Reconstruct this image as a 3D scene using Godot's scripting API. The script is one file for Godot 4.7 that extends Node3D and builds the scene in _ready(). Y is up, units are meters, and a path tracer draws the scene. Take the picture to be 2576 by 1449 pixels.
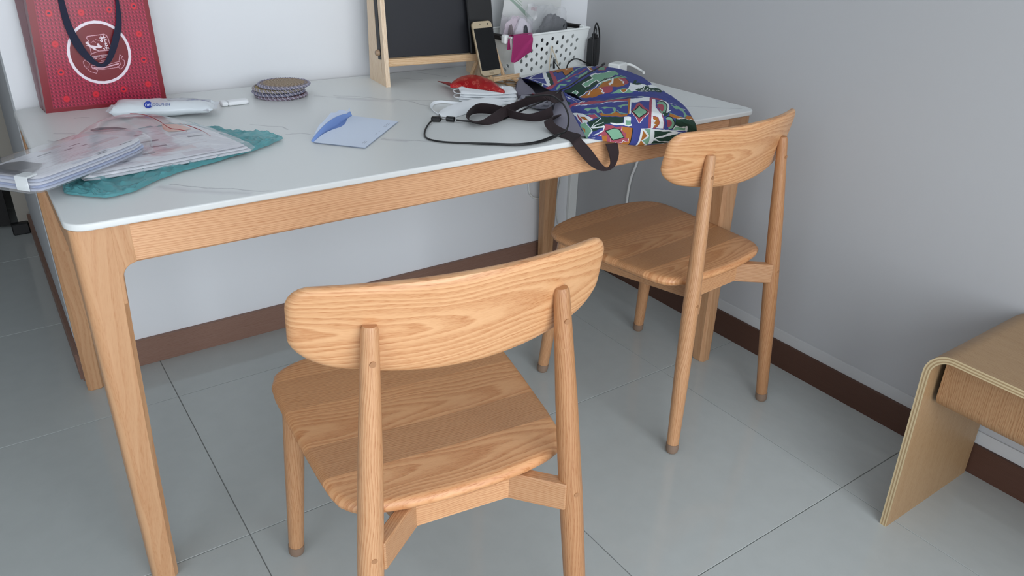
extends Node3D
# A dining corner by daylight: oak table with a stone top against a white wall, two oak chairs, a bent plywood bench, clutter on the table.

const TABLE_Y := 0.75
var M := {}
var paint_img: Image
var paint_size := 1000.0

class MB:
	# a soup of triangles; corners are smoothed where faces meet at less than the crease angle
	var p := PackedVector3Array()
	var t := PackedVector2Array()
	func tri(a: Vector3, b: Vector3, c: Vector3, ua := Vector2.ZERO, ub := Vector2.ZERO, uc := Vector2.ZERO) -> void:
		if (b - a).cross(c - a).length_squared() < 1e-18: return
		p.append(a); p.append(c); p.append(b)
		t.append(ua); t.append(uc); t.append(ub)
	func quad(a: Vector3, b: Vector3, c: Vector3, d: Vector3, ua := Vector2.ZERO, ub := Vector2.ZERO, uc := Vector2.ZERO, ud := Vector2.ZERO) -> void:
		tri(a, b, c, ua, ub, uc); tri(a, c, d, ua, uc, ud)
	# rows of points; uvs in metres along rows (v) and columns (u), or given
	func grid(rows: Array, flip := false, uvs: Array = [], off := Vector2.ZERO) -> void:
		var nr := rows.size()
		var nc: int = rows[0].size()
		var uu := uvs
		if uu.is_empty():
			uu = []
			var mr: PackedVector3Array = rows[nr / 2]
			var cu := PackedFloat32Array([0.0])
			for j in range(1, nc): cu.append(cu[j - 1] + mr[j].distance_to(mr[j - 1]))
			var acc := 0.0
			for i in nr:
				if i > 0: acc += (rows[i][nc / 2] as Vector3).distance_to(rows[i - 1][nc / 2])
				var l := PackedVector2Array()
				for j in nc: l.append(Vector2(cu[j], acc) + off)
				uu.append(l)
		for i in nr - 1:
			for j in nc - 1:
				var a: Vector3 = rows[i][j]
				var b: Vector3 = rows[i][j + 1]
				var c: Vector3 = rows[i + 1][j + 1]
				var d: Vector3 = rows[i + 1][j]
				if flip: quad(a, d, c, b, uu[i][j], uu[i + 1][j], uu[i + 1][j + 1], uu[i][j + 1])
				else: quad(a, b, c, d, uu[i][j], uu[i][j + 1], uu[i + 1][j + 1], uu[i + 1][j])
	func fan(c: Vector3, ring: PackedVector3Array, flip := false) -> void:
		for i in ring.size():
			var a := ring[i]
			var b := ring[(i + 1) % ring.size()]
			if flip: tri(c, b, a)
			else: tri(c, a, b)
	func xf(m: Transform3D, from := 0) -> void:
		for i in range(from, p.size()): p[i] = m * p[i]
	# uv = position in metres, u along the given axis, v across it
	func wood_uv(along: int, off := Vector2.ZERO, from := 0) -> void:
		for k in range(from, p.size(), 3):
			var n := (p[k + 2] - p[k]).cross(p[k + 1] - p[k]).abs()
			var drop := 0 if n.x > n.y and n.x > n.z else (1 if n.y > n.z else 2)
			var ua := along
			if drop == along: ua = (along + 1) % 3
			var va := 3 - drop - ua
			for q in 3: t[k + q] = Vector2(p[k + q][ua], p[k + q][va]) + off
	func mesh(mat: Material, crease := 40.0) -> ArrayMesh:
		var nf := p.size() / 3
		var fn := PackedVector3Array()
		var at := {}
		for f in nf:
			var n := (p[3 * f + 2] - p[3 * f]).cross(p[3 * f + 1] - p[3 * f])
			fn.append(n)
			for q in 3:
				var key := Vector3i((p[3 * f + q] * 50000.0).round())
				if not at.has(key): at[key] = PackedInt32Array([f])
				else:
					var l: PackedInt32Array = at[key]
					l.append(f)
					at[key] = l
		var limit := cos(deg_to_rad(crease))
		var un := PackedVector3Array()
		for f in nf: un.append(fn[f].normalized())
		var ns := PackedVector3Array()
		ns.resize(p.size())
		for f in nf:
			for q in 3:
				var key := Vector3i((p[3 * f + q] * 50000.0).round())
				var s := Vector3.ZERO
				for g in at[key]:
					if un[g].dot(un[f]) >= limit: s += fn[g]
				ns[3 * f + q] = s.normalized() if s.length_squared() > 1e-24 else un[f]
		var arr := []
		arr.resize(Mesh.ARRAY_MAX)
		arr[Mesh.ARRAY_VERTEX] = p
		arr[Mesh.ARRAY_NORMAL] = ns
		arr[Mesh.ARRAY_TEX_UV] = t
		var am := ArrayMesh.new()
		am.add_surface_from_arrays(Mesh.PRIMITIVE_TRIANGLES, arr)
		am.surface_set_material(0, mat)
		return am

# ---------------------------------------------------------------- nodes
func put(called: String, mb: MB, mat: Material, parent: Node = self, crease := 40.0) -> MeshInstance3D:
	var o := MeshInstance3D.new()
	o.name = called
	o.mesh = mb.mesh(mat, crease)
	parent.add_child(o, true)
	return o

func thing(called: String, label: String, category: String, at := Vector3.ZERO, turn := 0.0, group := "") -> Node3D:
	var o := Node3D.new()
	o.name = called
	add_child(o, true)
	o.position = at
	o.rotation.y = turn
	tag(o, label, category, group)
	return o

func tag(o: Node, label: String, category: String, group := "") -> void:
	o.set_meta("label", label)
	o.set_meta("category", category)
	if group: o.set_meta("group", group)

func structure(o: Node, label: String, category: String) -> void:
	o.set_meta("kind", "structure")
	o.set_meta("label", label)
	o.set_meta("category", category)

# ---------------------------------------------------------------- shapes
func box(mb: MB, a: Vector3, b: Vector3, r := 0.003, along := 0, off := Vector2.ZERO) -> void:
	# chamfered box from corner a to corner b
	var from := mb.p.size()
	var c := (a + b) / 2.0
	var h := (b - a).abs() / 2.0
	r = minf(r, minf(h.x, minf(h.y, h.z)) * 0.98)
	for ax in 3:
		var u := (ax + 1) % 3
		var v := (ax + 2) % 3
		for s: float in [-1.0, 1.0]:
			var q := []
			for k in [[-1, -1], [1, -1], [1, 1], [-1, 1]]:
				var w := Vector3.ZERO
				w[ax] = s * h[ax]; w[u] = k[0] * (h[u] - r); w[v] = k[1] * (h[v] - r)
				q.append(c + w)
			if s > 0: mb.quad(q[0], q[1], q[2], q[3])
			else: mb.quad(q[3], q[2], q[1], q[0])
		for su: float in [-1.0, 1.0]:
			for sv: float in [-1.0, 1.0]:
				var e := []
				for k in [[-1, 0], [1, 0], [1, 1], [-1, 1]]:
					var w := Vector3.ZERO
					w[ax] = k[0] * (h[ax] - r)
					w[u] = su * (h[u] - (r if k[1] == 1 else 0.0))
					w[v] = sv * (h[v] - (0.0 if k[1] == 1 else r))
					e.append(c + w)
				if su * sv > 0: mb.quad(e[0], e[3], e[2], e[1])
				else: mb.quad(e[0], e[1], e[2], e[3])
	for sx: float in [-1.0, 1.0]:
		for sy: float in [-1.0, 1.0]:
			for sz: float in [-1.0, 1.0]:
				var q0 := c + Vector3(sx * h.x, sy * (h.y - r), sz * (h.z - r))
				var q1 := c + Vector3(sx * (h.x - r), sy * h.y, sz * (h.z - r))
				var q2 := c + Vector3(sx * (h.x - r), sy * (h.y - r), sz * h.z)
				if sx * sy * sz > 0: mb.tri(q0, q1, q2)
				else: mb.tri(q0, q2, q1)
	mb.wood_uv(along, off, from)

func fix_out(mb: MB, from: int, c: Vector3) -> void:
	# turn triangles of a convex piece so that they face away from its centre
	for k in range(from, mb.p.size(), 3):
		var n := (mb.p[k + 2] - mb.p[k]).cross(mb.p[k + 1] - mb.p[k])
		if n.dot((mb.p[k] + mb.p[k + 1] + mb.p[k + 2]) / 3.0 - c) < 0:
			var x := mb.p[k + 1]; mb.p[k + 1] = mb.p[k + 2]; mb.p[k + 2] = x
			var y := mb.t[k + 1]; mb.t[k + 1] = mb.t[k + 2]; mb.t[k + 2] = y

func prism(mb: MB, poly: PackedVector2Array, h0: float, h1: float, bev := 0.002, steps := 2) -> void:
	# polygon in x,z raised along y from h0 to h1 with rounded rims
	var pl := poly
	if not Geometry2D.is_polygon_clockwise(pl): pl = pl.duplicate(); pl.reverse()
	var n := pl.size()
	var mitre := PackedVector2Array()
	for i in n:
		var e0 := (pl[i] - pl[(i + n - 1) % n]).normalized()
		var e1 := (pl[(i + 1) % n] - pl[i]).normalized()
		var n0 := Vector2(-e0.y, e0.x)
		var n1 := Vector2(-e1.y, e1.x)
		var m := n0 + n1
		m = m / maxf(0.3, m.length_squared() / 2.0) if m.length() > 0.01 else n0
		mitre.append(m)
	var sgn := 1.0
	var test := pl[0] + mitre[0] * 0.0005
	if not Geometry2D.is_point_in_polygon(test, pl): sgn = -1.0
	var rings := []
	for k in steps + 1:
		var a := PI / 2 * k / steps
		rings.append([bev * (1 - sin(a)), h0 + bev * (1 - cos(a))])
	for k in steps + 1:
		var a := PI / 2 * k / steps
		rings.append([bev * (1 - cos(a)), h1 - bev * (1 - sin(a))])
	var rows := []
	for r in rings:
		var row := PackedVector3Array()
		for i in n + 1:
			var q: Vector2 = pl[i % n] + mitre[i % n] * sgn * r[0]
			row.append(Vector3(q.x, r[1], q.y))
		rows.append(row)
	var ccw_up := sgn
	mb.grid(rows, signed_area(pl) > 0)
	var tr := Geometry2D.triangulate_polygon(pl)
	for k in range(0, tr.size(), 3):
		for top in 2:
			var row: PackedVector3Array = rows[rows.size() - 1] if top else rows[0]
			var a := row[tr[k]]; var b := row[tr[k + 1]]; var c := row[tr[k + 2]]
			var up := (b - a).cross(c - a).y > 0
			if up == (top == 1): mb.tri(a, b, c, Vector2(a.x, a.z), Vector2(b.x, b.z), Vector2(c.x, c.z))
			else: mb.tri(a, c, b, Vector2(a.x, a.z), Vector2(c.x, c.z), Vector2(b.x, b.z))

func signed_area(pl: PackedVector2Array) -> float:
	var s := 0.0
	for i in pl.size(): s += pl[i].cross(pl[(i + 1) % pl.size()])
	return s

func spline(pts: Array, per := 8) -> PackedVector3Array:
	var out := PackedVector3Array()
	var n := pts.size()
	for i in n - 1:
		var a: Vector3 = pts[maxi(i - 1, 0)]
		var b: Vector3 = pts[i]
		var c: Vector3 = pts[i + 1]
		var d: Vector3 = pts[mini(i + 2, n - 1)]
		for k in per: out.append(b.cubic_interpolate(c, a, d, float(k) / per))
	out.append(pts[n - 1])
	return out

func tube(mb: MB, path: PackedVector3Array, radii: Array, sides := 10, caps := true, off := Vector2.ZERO) -> void:
	var n := path.size()
	var up := Vector3.UP
	var d0 := (path[1] - path[0]).normalized()
	if absf(d0.dot(up)) > 0.9: up = Vector3.RIGHT
	var side := d0.cross(up).normalized()
	var rows := []
	var uvs := []
	var acc := 0.0
	for i in n:
		var d := (path[mini(i + 1, n - 1)] - path[maxi(i - 1, 0)]).normalized()
		side = (side - d * side.dot(d)).normalized()
		var other := d.cross(side)
		var f := float(i) / (n - 1) * (radii.size() - 1)
		var k := mini(int(f), radii.size() - 2) if radii.size() > 1 else 0
		var r: float = radii[0] if radii.size() == 1 else lerpf(radii[k], radii[k + 1], f - k)
		if i > 0: acc += path[i].distance_to(path[i - 1])
		var row := PackedVector3Array()
		var ur := PackedVector2Array()
		for j in sides + 1:
			var a := TAU * j / sides
			row.append(path[i] + (side * cos(a) + other * sin(a)) * r)
			ur.append(Vector2(acc, a * r) + off)
		rows.append(row)
		uvs.append(ur)
	mb.grid(rows, false, uvs)
	if caps:
		for e in [0, n - 1]:
			var ring: PackedVector3Array = rows[e].slice(0, sides)
			mb.fan(path[e], ring, e == 0)

func turned(mb: MB, prof: Array, sides := 24) -> void:
	# profile of [radius, height] from bottom to top about the y axis
	var rows := []
	for q in prof:
		var row := PackedVector3Array()
		for j in sides + 1:
			var a := -TAU * j / sides
			row.append(Vector3(cos(a) * q[0], q[1], sin(a) * q[0]))
		rows.append(row)
	mb.grid(rows)

func leg_between(mb: MB, a: Vector3, b: Vector3, prof: Array, sides := 20, off := Vector2.ZERO) -> void:
	# prof: [share of the way, radius]
	var rows := []
	var uvs := []
	var d := (b - a).normalized()
	var side := d.cross(Vector3.FORWARD).normalized()
	var other := d.cross(side)
	var ln := a.distance_to(b)
	for q in prof:
		var row := PackedVector3Array()
		var ur := PackedVector2Array()
		for j in sides + 1:
			var g := TAU * j / sides
			row.append(a.lerp(b, q[0]) + (side * cos(g) + other * sin(g)) * q[1])
			ur.append(Vector2(ln * q[0], g * 0.018) + off)
		rows.append(row); uvs.append(ur)
	mb.grid(rows, false, uvs)
	mb.fan(a.lerp(b, prof[0][0]), rows[0].slice(0, sides), true)
	mb.fan(a.lerp(b, prof[-1][0]), rows[-1].slice(0, sides))

func sheet(mb: MB, us: Array, lo: Array, hi: Array, nv: int, thick: float, round_r: float, place: Callable, off := Vector2.ZERO, scale_uv := 1.0, sub := 1) -> void:
	# a slab between lo(u) and hi(u); thickness falls off round its outline; place(u, v, h) puts it in space
	var uu := []
	var ll := []
	var hh := []
	for i in us.size():
		if i > 0 and sub > 1:
			for k in range(1, sub):
				var f := float(k) / sub
				uu.append(lerpf(us[i - 1], us[i], f))
				var i0 := maxi(i - 2, 0); var i3 := mini(i + 1, us.size() - 1)
				ll.append(lerpf(lo[i - 1], lo[i], f)); hh.append(lerpf(hi[i - 1], hi[i], f))
		uu.append(us[i]); ll.append(lo[i]); hh.append(hi[i])
	var outline := PackedVector2Array()
	for i in uu.size(): outline.append(Vector2(uu[i], ll[i]))
	for i in range(uu.size() - 1, -1, -1): outline.append(Vector2(uu[i], hh[i]))
	var top := []
	var bot := []
	var uvs := []
	for i in uu.size():
		var rt := PackedVector3Array()
		var rb := PackedVector3Array()
		var ru := PackedVector2Array()
		for j in nv + 1:
			var s := 0.5 - 0.5 * cos(PI * j / nv)
			var v := lerpf(ll[i], hh[i], s)
			var q := Vector2(uu[i], v)
			var f := 1.0
			if i == 0 or i == uu.size() - 1 or j == 0 or j == nv: f = 0.0
			else:
				var dd := 1e9
				for k in outline.size():
					var c := Geometry2D.get_closest_point_to_segment(q, outline[k], outline[(k + 1) % outline.size()])
					dd = minf(dd, c.distance_squared_to(q))
				var x := minf(1.0, sqrt(dd) / round_r)
				f = sqrt(maxf(0.0, 1 - (1 - x) * (1 - x)))
			rt.append(place.call(uu[i], v, thick / 2 * f))
			rb.append(place.call(uu[i], v, -thick / 2 * f))
			ru.append(Vector2(uu[i], v) * scale_uv + off)
		top.append(rt); bot.append(rb); uvs.append(ru)
	mb.grid(top, true, uvs)
	mb.grid(bot, false, uvs)

func ribbon(mb: MB, tops: Array, bots: Array, thick: float, per := 6) -> void:
	var a := spline(tops, per)
	var b := spline(bots, per)
	var f := []
	var k := []
	for i in a.size():
		var d := (a[mini(i + 1, a.size() - 1)] + b[mini(i + 1, a.size() - 1)] - a[maxi(i - 1, 0)] - b[maxi(i - 1, 0)]).normalized()
		var n := d.cross(a[i] - b[i]).normalized() * thick / 2
		f.append(PackedVector3Array([a[i] + n, a[i].lerp(b[i], 0.5) + n, b[i] + n]))
		k.append(PackedVector3Array([b[i] - n, a[i].lerp(b[i], 0.5) - n, a[i] - n]))
	var loop := []
	for i in a.size():
		var row := PackedVector3Array(f[i])
		row.append_array(k[i])
		row.append(f[i][0])
		loop.append(row)
	mb.grid(loop)

# ---------------------------------------------------------------- surfaces
func mat(c: Color, rough := 0.6, tex: Texture2D = null, uv := Vector3.ONE, uvo := Vector3.ZERO) -> StandardMaterial3D:
	var m := StandardMaterial3D.new()
	m.albedo_color = c
	m.roughness = rough
	m.cull_mode = BaseMaterial3D.CULL_DISABLED
	if tex:
		m.albedo_texture = tex
		m.uv1_scale = uv
		m.uv1_offset = uvo
	return m

func plastic(c: Color, rough := 0.2) -> StandardMaterial3D:
	var m := mat(c, rough)
	m.transparency = BaseMaterial3D.TRANSPARENCY_ALPHA
	return m

func bytes_tex(w: int, h: int, b: PackedByteArray) -> ImageTexture:
	return ImageTexture.create_from_image(Image.create_from_data(w, h, false, Image.FORMAT_RGB8, b))

func noise(sd: int, freq := 1.0, oct := 3) -> FastNoiseLite:
	var n := FastNoiseLite.new()
	n.seed = sd
	n.noise_type = FastNoiseLite.TYPE_SIMPLEX_SMOOTH
	n.frequency = freq
	n.fractal_octaves = oct
	return n

# wood grain, light as 1 and grain lines as browner tones; W x H metres per repeat
func grain(w: int, h: int, lx: float, ly: float, flat: float, ring: float, sd: int, depth: float, hue: Color) -> Array:
	var warp := noise(sd, 1.0, 3)
	var pore := noise(sd + 1, 1.0, 2)
	var tone := noise(sd + 2, 1.0, 2)
	var b := PackedByteArray()
	b.resize(w * h * 3)
	var hb := PackedByteArray()
	hb.resize(w * h)
	var k := 0
	for y in h:
		var Y := ly * y / h
		for x in w:
			var X := lx * x / w
			var c := Y - ly * 0.45 + 0.02 * warp.get_noise_2d(X * 1.6, 3.0)
			var f := c
			if flat > 0: f = sqrt(c * c + pow(0.012 + flat * X, 2.0))
			f += 0.0035 * warp.get_noise_2d(X * 5.0, Y * 28.0)
			var ph := f / ring + 0.5 * warp.get_noise_2d(X * 0.8 + 40.0, f * 60.0)
			var fr := ph - floorf(ph)
			var band := fr * fr * (3 - 2 * fr)
			if fr > 0.86: band *= (1 - fr) / 0.14
			var po := pore.get_noise_2d(X * 38.0, Y * 1500.0)
			var pores := clampf((po - 0.12) * 2.6, 0, 1) * (0.25 + 0.75 * band)
			var g := depth * (0.50 * band + 0.75 * pores) + 0.05 * tone.get_noise_2d(X * 4.0, Y * 40.0)
			g = clampf(g, -0.05, 1)
			b[k * 3] = int(clampf(1 - g * (1 - hue.r), 0, 1) * 250)
			b[k * 3 + 1] = int(clampf(1 - g * (1 - hue.g), 0, 1) * 250)
			b[k * 3 + 2] = int(clampf(1 - g * (1 - hue.b), 0, 1) * 250)
			hb[k] = int(clampf(0.8 - 0.35 * band - 0.6 * pores, 0, 1) * 255)
			k += 1
	var him := Image.create_from_data(w, h, false, Image.FORMAT_L8, hb)
	return [bytes_tex(w, h, b), ImageTexture.create_from_image(him)]

func wood(c: Color, g: Array, lx: float, ly: float, rough := 0.42, relief := 0.02, uvo := Vector2.ZERO) -> StandardMaterial3D:
	var m := mat(c, rough, g[0], Vector3(1 / lx, 1 / ly, 1), Vector3(uvo.x, uvo.y, 0))
	if relief > 0:
		m.heightmap_enabled = true
		m.heightmap_scale = relief
		m.heightmap_texture = g[1]
	return m

# drawing flat print into an image: polygons and strokes in thousandths of its side
func canvas(w: int, h: int, c: Color) -> void:
	paint_img = Image.create(w, h, false, Image.FORMAT_RGB8)
	paint_img.fill(c)

func pp(c: Color, q: Array) -> void:
	var w := paint_img.get_width()
	var h := paint_img.get_height()
	var pts := PackedVector2Array()
	for i in range(0, q.size(), 2): pts.append(Vector2(q[i] * w / paint_size, q[i + 1] * h / paint_size))
	fill(c, pts)

func fill(c: Color, pts: PackedVector2Array) -> void:
	var w := paint_img.get_width()
	var h := paint_img.get_height()
	var y0 := h
	var y1 := 0
	for v in pts:
		y0 = mini(y0, int(floorf(v.y))); y1 = maxi(y1, int(ceilf(v.y)))
	for y in range(maxi(y0, 0), mini(y1, h - 1) + 1):
		var xs := []
		var yy := y + 0.5
		for i in pts.size():
			var a := pts[i]
			var b := pts[(i + 1) % pts.size()]
			if (a.y <= yy) != (b.y <= yy): xs.append(a.x + (yy - a.y) / (b.y - a.y) * (b.x - a.x))
		xs.sort()
		for i in range(0, xs.size() - 1, 2):
			var x0 := maxi(int(round(xs[i])), 0)
			var x1 := mini(int(round(xs[i + 1])), w)
			if x1 > x0: paint_img.fill_rect(Rect2i(x0, y, x1 - x0, 1), c)

func pl(c: Color, width: float, q: Array) -> void:
	var w := paint_img.get_width()
	var h := paint_img.get_height()
	for i in range(0, q.size() - 2, 2):
		var a := Vector2(q[i] * w / paint_size, q[i + 1] * h / paint_size)
		var b := Vector2(q[i + 2] * w / paint_size, q[i + 3] * h / paint_size)
		var d := (b - a).normalized()
		var n := Vector2(-d.y, d.x) * width * w / (2.0 * paint_size)
		fill(c, PackedVector2Array([a + n - d * n.length() * 0.5, b + n + d * n.length() * 0.5, b - n + d * n.length() * 0.5, a - n - d * n.length() * 0.5]))

func disc(c: Color, x: float, y: float, r: float, ry := -1.0) -> void:
	var q := []
	for i in 28: q.append_array([x + r * cos(TAU * i / 28), y + (r if ry < 0 else ry) * sin(TAU * i / 28)])
	pp(c, q)

func picture() -> ImageTexture:
	return ImageTexture.create_from_image(paint_img)

func lettering(words: String, size: float, at: Vector3, turn: Basis, m: Material, parent: Node, called := "lettering", serif := false, deep := 0.0004) -> void:
	var tm := TextMesh.new()
	tm.text = words
	var f := SystemFont.new()
	f.font_names = PackedStringArray(["Droid Serif" if serif else "Droid Sans"])
	tm.font = f
	tm.font_size = 32
	tm.pixel_size = size / 32.0
	tm.depth = deep
	tm.curve_step = 4.0
	tm.material = m
	var o := MeshInstance3D.new()
	o.name = called
	o.mesh = tm
	o.transform = Transform3D(turn, at)
	parent.add_child(o, true)

func _ready() -> void:
	# camera, sky, daylight and exposure
	var cam := Camera3D.new()
	cam.name = "camera"
	cam.basis = Basis(Vector3(0.8221, 0.0281, 0.5687), Vector3(0.2325, 0.8952, -0.3803), Vector3(-0.5198, 0.4448, 0.7294)).orthonormalized()
	cam.position = Vector3(-0.2637, 1.1968, 1.2924)
	cam.fov = 41.24
	cam.near = 0.05
	add_child(cam)
	cam.current = true
	var env := Environment.new()
	env.background_mode = Environment.BG_SKY
	var sm := ProceduralSkyMaterial.new()
	sm.sky_top_color = Color(0.78, 0.84, 0.92)
	sm.sky_horizon_color = Color(0.90, 0.92, 0.95)
	sm.ground_bottom_color = Color(0.45, 0.47, 0.46)
	sm.ground_horizon_color = Color(0.80, 0.83, 0.85)
	sm.sun_angle_max = 0.0
	sm.sky_energy_multiplier = 1.4
	sm.ground_energy_multiplier = 1.0
	env.sky = Sky.new()
	env.sky.sky_material = sm
	env.tonemap_mode = Environment.TONE_MAPPER_LINEAR
	env.tonemap_exposure = 1.0
	env.sdfgi_enabled = true
	env.ssao_enabled = true
	env.ssil_enabled = true
	var we := WorldEnvironment.new()
	we.name = "world"
	we.environment = env
	add_child(we)
	# daylight through the balcony door behind the camera, plus an added fill light on its left
	for w in [["window_daylight", Vector3(0.0, 1.2, 2.93), 0.0, Vector2(2.3, 2.2), 1.20], ["side_fill_light", Vector3(-1.80, 1.45, 1.75), -PI / 2, Vector2(1.7, 1.5), 0.32]]:
		var day := AreaLight3D.new()
		day.name = w[0]
		day.area_size = w[3]
		day.light_color = Color(0.975, 0.985, 1.0)
		day.light_energy = w[4]
		day.area_normalize_energy = false
		day.area_range = 12.0
		day.shadow_enabled = true
		day.position = w[1]
		day.rotation.y = w[2]
		add_child(day)
	materials()
	room()
	dining_table()
	var c0 := dining_chair()
	c0.position = Vector3(0.2287, 0, 0.3671)
	c0.rotation.y = -0.1473
	tag(c0, "oak dining chair pulled up to the middle of the table long side", "chair", "oak dining chairs")
	var c1 := c0.duplicate()
	c1.name = "dining_chair_001"
	add_child(c1, true)
	c1.position = Vector3(1.1235, 0, 0.0385)
	c1.rotation.y = 0.0763
	tag(c1, "oak dining chair at the table end beside the right wall and patterned bag", "chair", "oak dining chairs")
	plywood_bench()
	gift_bag()
	wet_wipes()
	small_things()
	plastic_bags()
	envelope()
	easel()
	phone()
	basket()
	tote_bag()
	cables()

func materials() -> void:
	M.flat = grain(1024, 768, 0.9, 0.3, 0.06, 0.0062, 11, 0.62, Color(0.74, 0.57, 0.43))
	M.straight = grain(1024, 768, 0.9, 0.3, 0.0, 0.0040, 31, 0.60, Color(0.75, 0.59, 0.46))
	M.block = grain(512, 512, 0.9, 0.3, 0.0, 0.021, 83, 0.40, Color(0.80, 0.66, 0.54))
	M.ply = grain(512, 512, 0.6, 0.3, 0.0, 0.004, 57, 0.5, Color(0.70, 0.55, 0.40))
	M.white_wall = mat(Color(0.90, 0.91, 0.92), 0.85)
	M.shaded_wall = mat(Color(0.70, 0.705, 0.71), 0.85)  # wall colour lowered to hold the weaker light on faces turned away
	M.white_plastic = mat(Color(0.90, 0.91, 0.90), 0.4)
	M.black = mat(Color(0.035, 0.037, 0.043), 0.5)
	M.pine = wood(Color(0.90, 0.78, 0.62), M.straight, 0.9, 0.3, 0.55, 0.0)
	M.skirting = wood(Color(0.56, 0.44, 0.385), M.straight, 1.8, 0.2, 0.5, 0.01)
	M.white_paper = mat(Color(0.90, 0.91, 0.93), 0.7)

func oak(shade: float, kind := "straight", uvo := Vector2.ZERO, warm := 0.0) -> StandardMaterial3D:
	return wood(Color(0.91 * shade, (0.715 - 0.06 * warm) * shade, (0.535 - 0.10 * warm) * shade), M[kind], 0.9, 0.3, 0.4, 0.025, uvo)

# ---------------------------------------------------------------- the room
func slab_box(called: String, a: Vector3, b: Vector3, m: Material, label: String, category: String, parent: Node = self, r := 0.0005, along := 0) -> MeshInstance3D:
	var mb := MB.new()
	box(mb, a, b, r, along)
	var o := put(called, mb, m, parent)
	if parent == self: structure(o, label, category)
	return o

func room() -> void:
	var fl := Node3D.new()
	fl.name = "floor"
	add_child(fl)
	structure(fl, "glossy grey porcelain tile floor with thin grout lines", "floor")
	var gb := MB.new()
	box(gb, Vector3(-1.95, -0.12, -4.25), Vector3(1.68, -0.0016, 3.05), 0.001)
	put("grout_bed", gb, mat(Color(0.50, 0.51, 0.50), 0.8), fl)
	var n := noise(5, 3.0, 3)
	var b := PackedByteArray()
	for y in 256:
		for x in 256:
			var v := 0.985 + 0.012 * n.get_noise_2d(x * 0.012, y * 0.012)
			for k in 3: b.append(int(clampf(v, 0, 1) * 250))
	var tt := bytes_tex(256, 256, b)
	var tms := []
	for k in 3:
		var s: float = [1.0, 0.992, 1.006][k]
		var tm := mat(Color(0.735 * s, 0.755 * s, 0.745 * s), 0.10, tt, Vector3(1.6, 1.6, 1), Vector3(k * 0.31, k * 0.17, 0))
		tms.append(tm)
	var tb := MB.new()
	box(tb, Vector3(-0.299, -0.012, -0.299), Vector3(0.299, 0, 0.299), 0.0006)
	var shapes := []
	for k in 3: shapes.append(tb.mesh(tms[k]))
	for i in range(-3, 3):
		for j in range(-7, 5):
			var o := MeshInstance3D.new()
			o.name = "tile"
			o.mesh = shapes[posmod(i * 5 + j * 7 + i * j, 3)]
			o.position = Vector3(0.6 * i + 0.3, 0, 0.6 * j + 0.3)
			if i == 2:   # cut at the wall
				o.scale.x = 0.32 / 0.6
				o.position.x = 1.2 + 0.16
			fl.add_child(o, true)
	slab_box("ceiling", Vector3(-1.95, 2.6, -4.25), Vector3(1.68, 2.72, 3.05), M.white_wall, "plain white ceiling above the dining corner", "ceiling")
	slab_box("wall_back", Vector3(-0.1912, 0, -0.95), Vector3(1.68, 2.6, -0.8224), M.white_wall, "bright white wall behind the table", "wall")
	slab_box("wall_right", Vector3(1.5206, 0, -0.8224), Vector3(1.68, 2.6, 3.05), M.shaded_wall, "plain wall on the right of the table, greyed for its weaker light", "wall")
	var wl := Node3D.new()
	wl.name = "wall_left"
	add_child(wl)
	structure(wl, "side wall of the room and passage left of the table", "wall")
	for q in [[Vector3(-2.05, 0, -4.25), Vector3(-1.83, 2.6, 0.85)], [Vector3(-2.05, 0, 2.65), Vector3(-1.83, 2.6, 3.05)], [Vector3(-2.05, 0, 0.85), Vector3(-1.83, 0.65, 2.65)], [Vector3(-2.05, 2.25, 0.85), Vector3(-1.83, 2.6, 2.65)]]:
		slab_box("wall_section", q[0], q[1], M.white_wall, "", "", wl)
	var w2 := Node3D.new()  # invented opening, added to bring in fill light
	w2.name = "window_2"
	add_child(w2)
	structure(w2, "added white framed side window for fill light, left of the viewer", "window")
	for q in [[0.85, 0.65, 0.89, 2.25], [1.73, 0.65, 1.77, 2.25], [2.61, 0.65, 2.65, 2.25], [0.89, 0.65, 2.61, 0.69], [0.89, 2.21, 2.61, 2.25]]:
		slab_box("frame", Vector3(-1.98, q[1], q[0]), Vector3(-1.93, q[3], q[2]), M.white_plastic, "", "", w2)
	slab_box("wall_passage", Vector3(-0.1912, 0, -2.07), Vector3(-0.06, 2.6, -0.95), M.shaded_wall, "end face of the white wall running back along the passage, shade put into its grey", "wall")  # same white wall, its shade put into the colour
	slab_box("wall_far", Vector3(-1.95, 0, -4.4), Vector3(1.68, 2.6, -4.2), mat(Color(0.16, 0.14, 0.13), 0.8), "far end of the passage, its lack of light painted dark", "wall")  # dark colour stands in for the unlit passage
	slab_box("wall_inner", Vector3(-0.05, 0, -4.2), Vector3(0.1, 2.6, -2.07), mat(Color(0.20, 0.17, 0.15), 0.8), "wall beyond the door frame in the passage, painted dark for lack of light", "wall")  # darkness of the unlit passage put into the wall colour
	# window wall with the balcony door opening
	var wf := Node3D.new()
	wf.name = "wall_front"
	add_child(wf)
	structure(wf, "wall with the balcony opening behind the viewer", "wall")
	slab_box("pier", Vector3(-1.95, 0, 2.95), Vector3(-1.2, 2.6, 3.05), M.white_wall, "", "", wf)
	slab_box("pier", Vector3(1.2, 0, 2.95), Vector3(1.68, 2.6, 3.05), M.white_wall, "", "", wf)
	slab_box("lintel", Vector3(-1.2, 2.35, 2.95), Vector3(1.2, 2.6, 3.05), M.white_wall, "", "", wf)
	var wi := Node3D.new()
	wi.name = "window_1"
	add_child(wi)
	structure(wi, "white framed balcony opening behind the viewer", "window")
	for x in [-1.2, -0.02, 1.16]:
		slab_box("frame", Vector3(x, 0.0, 2.98), Vector3(x + 0.04, 2.35, 3.03), M.white_plastic, "", "", wi)
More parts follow.
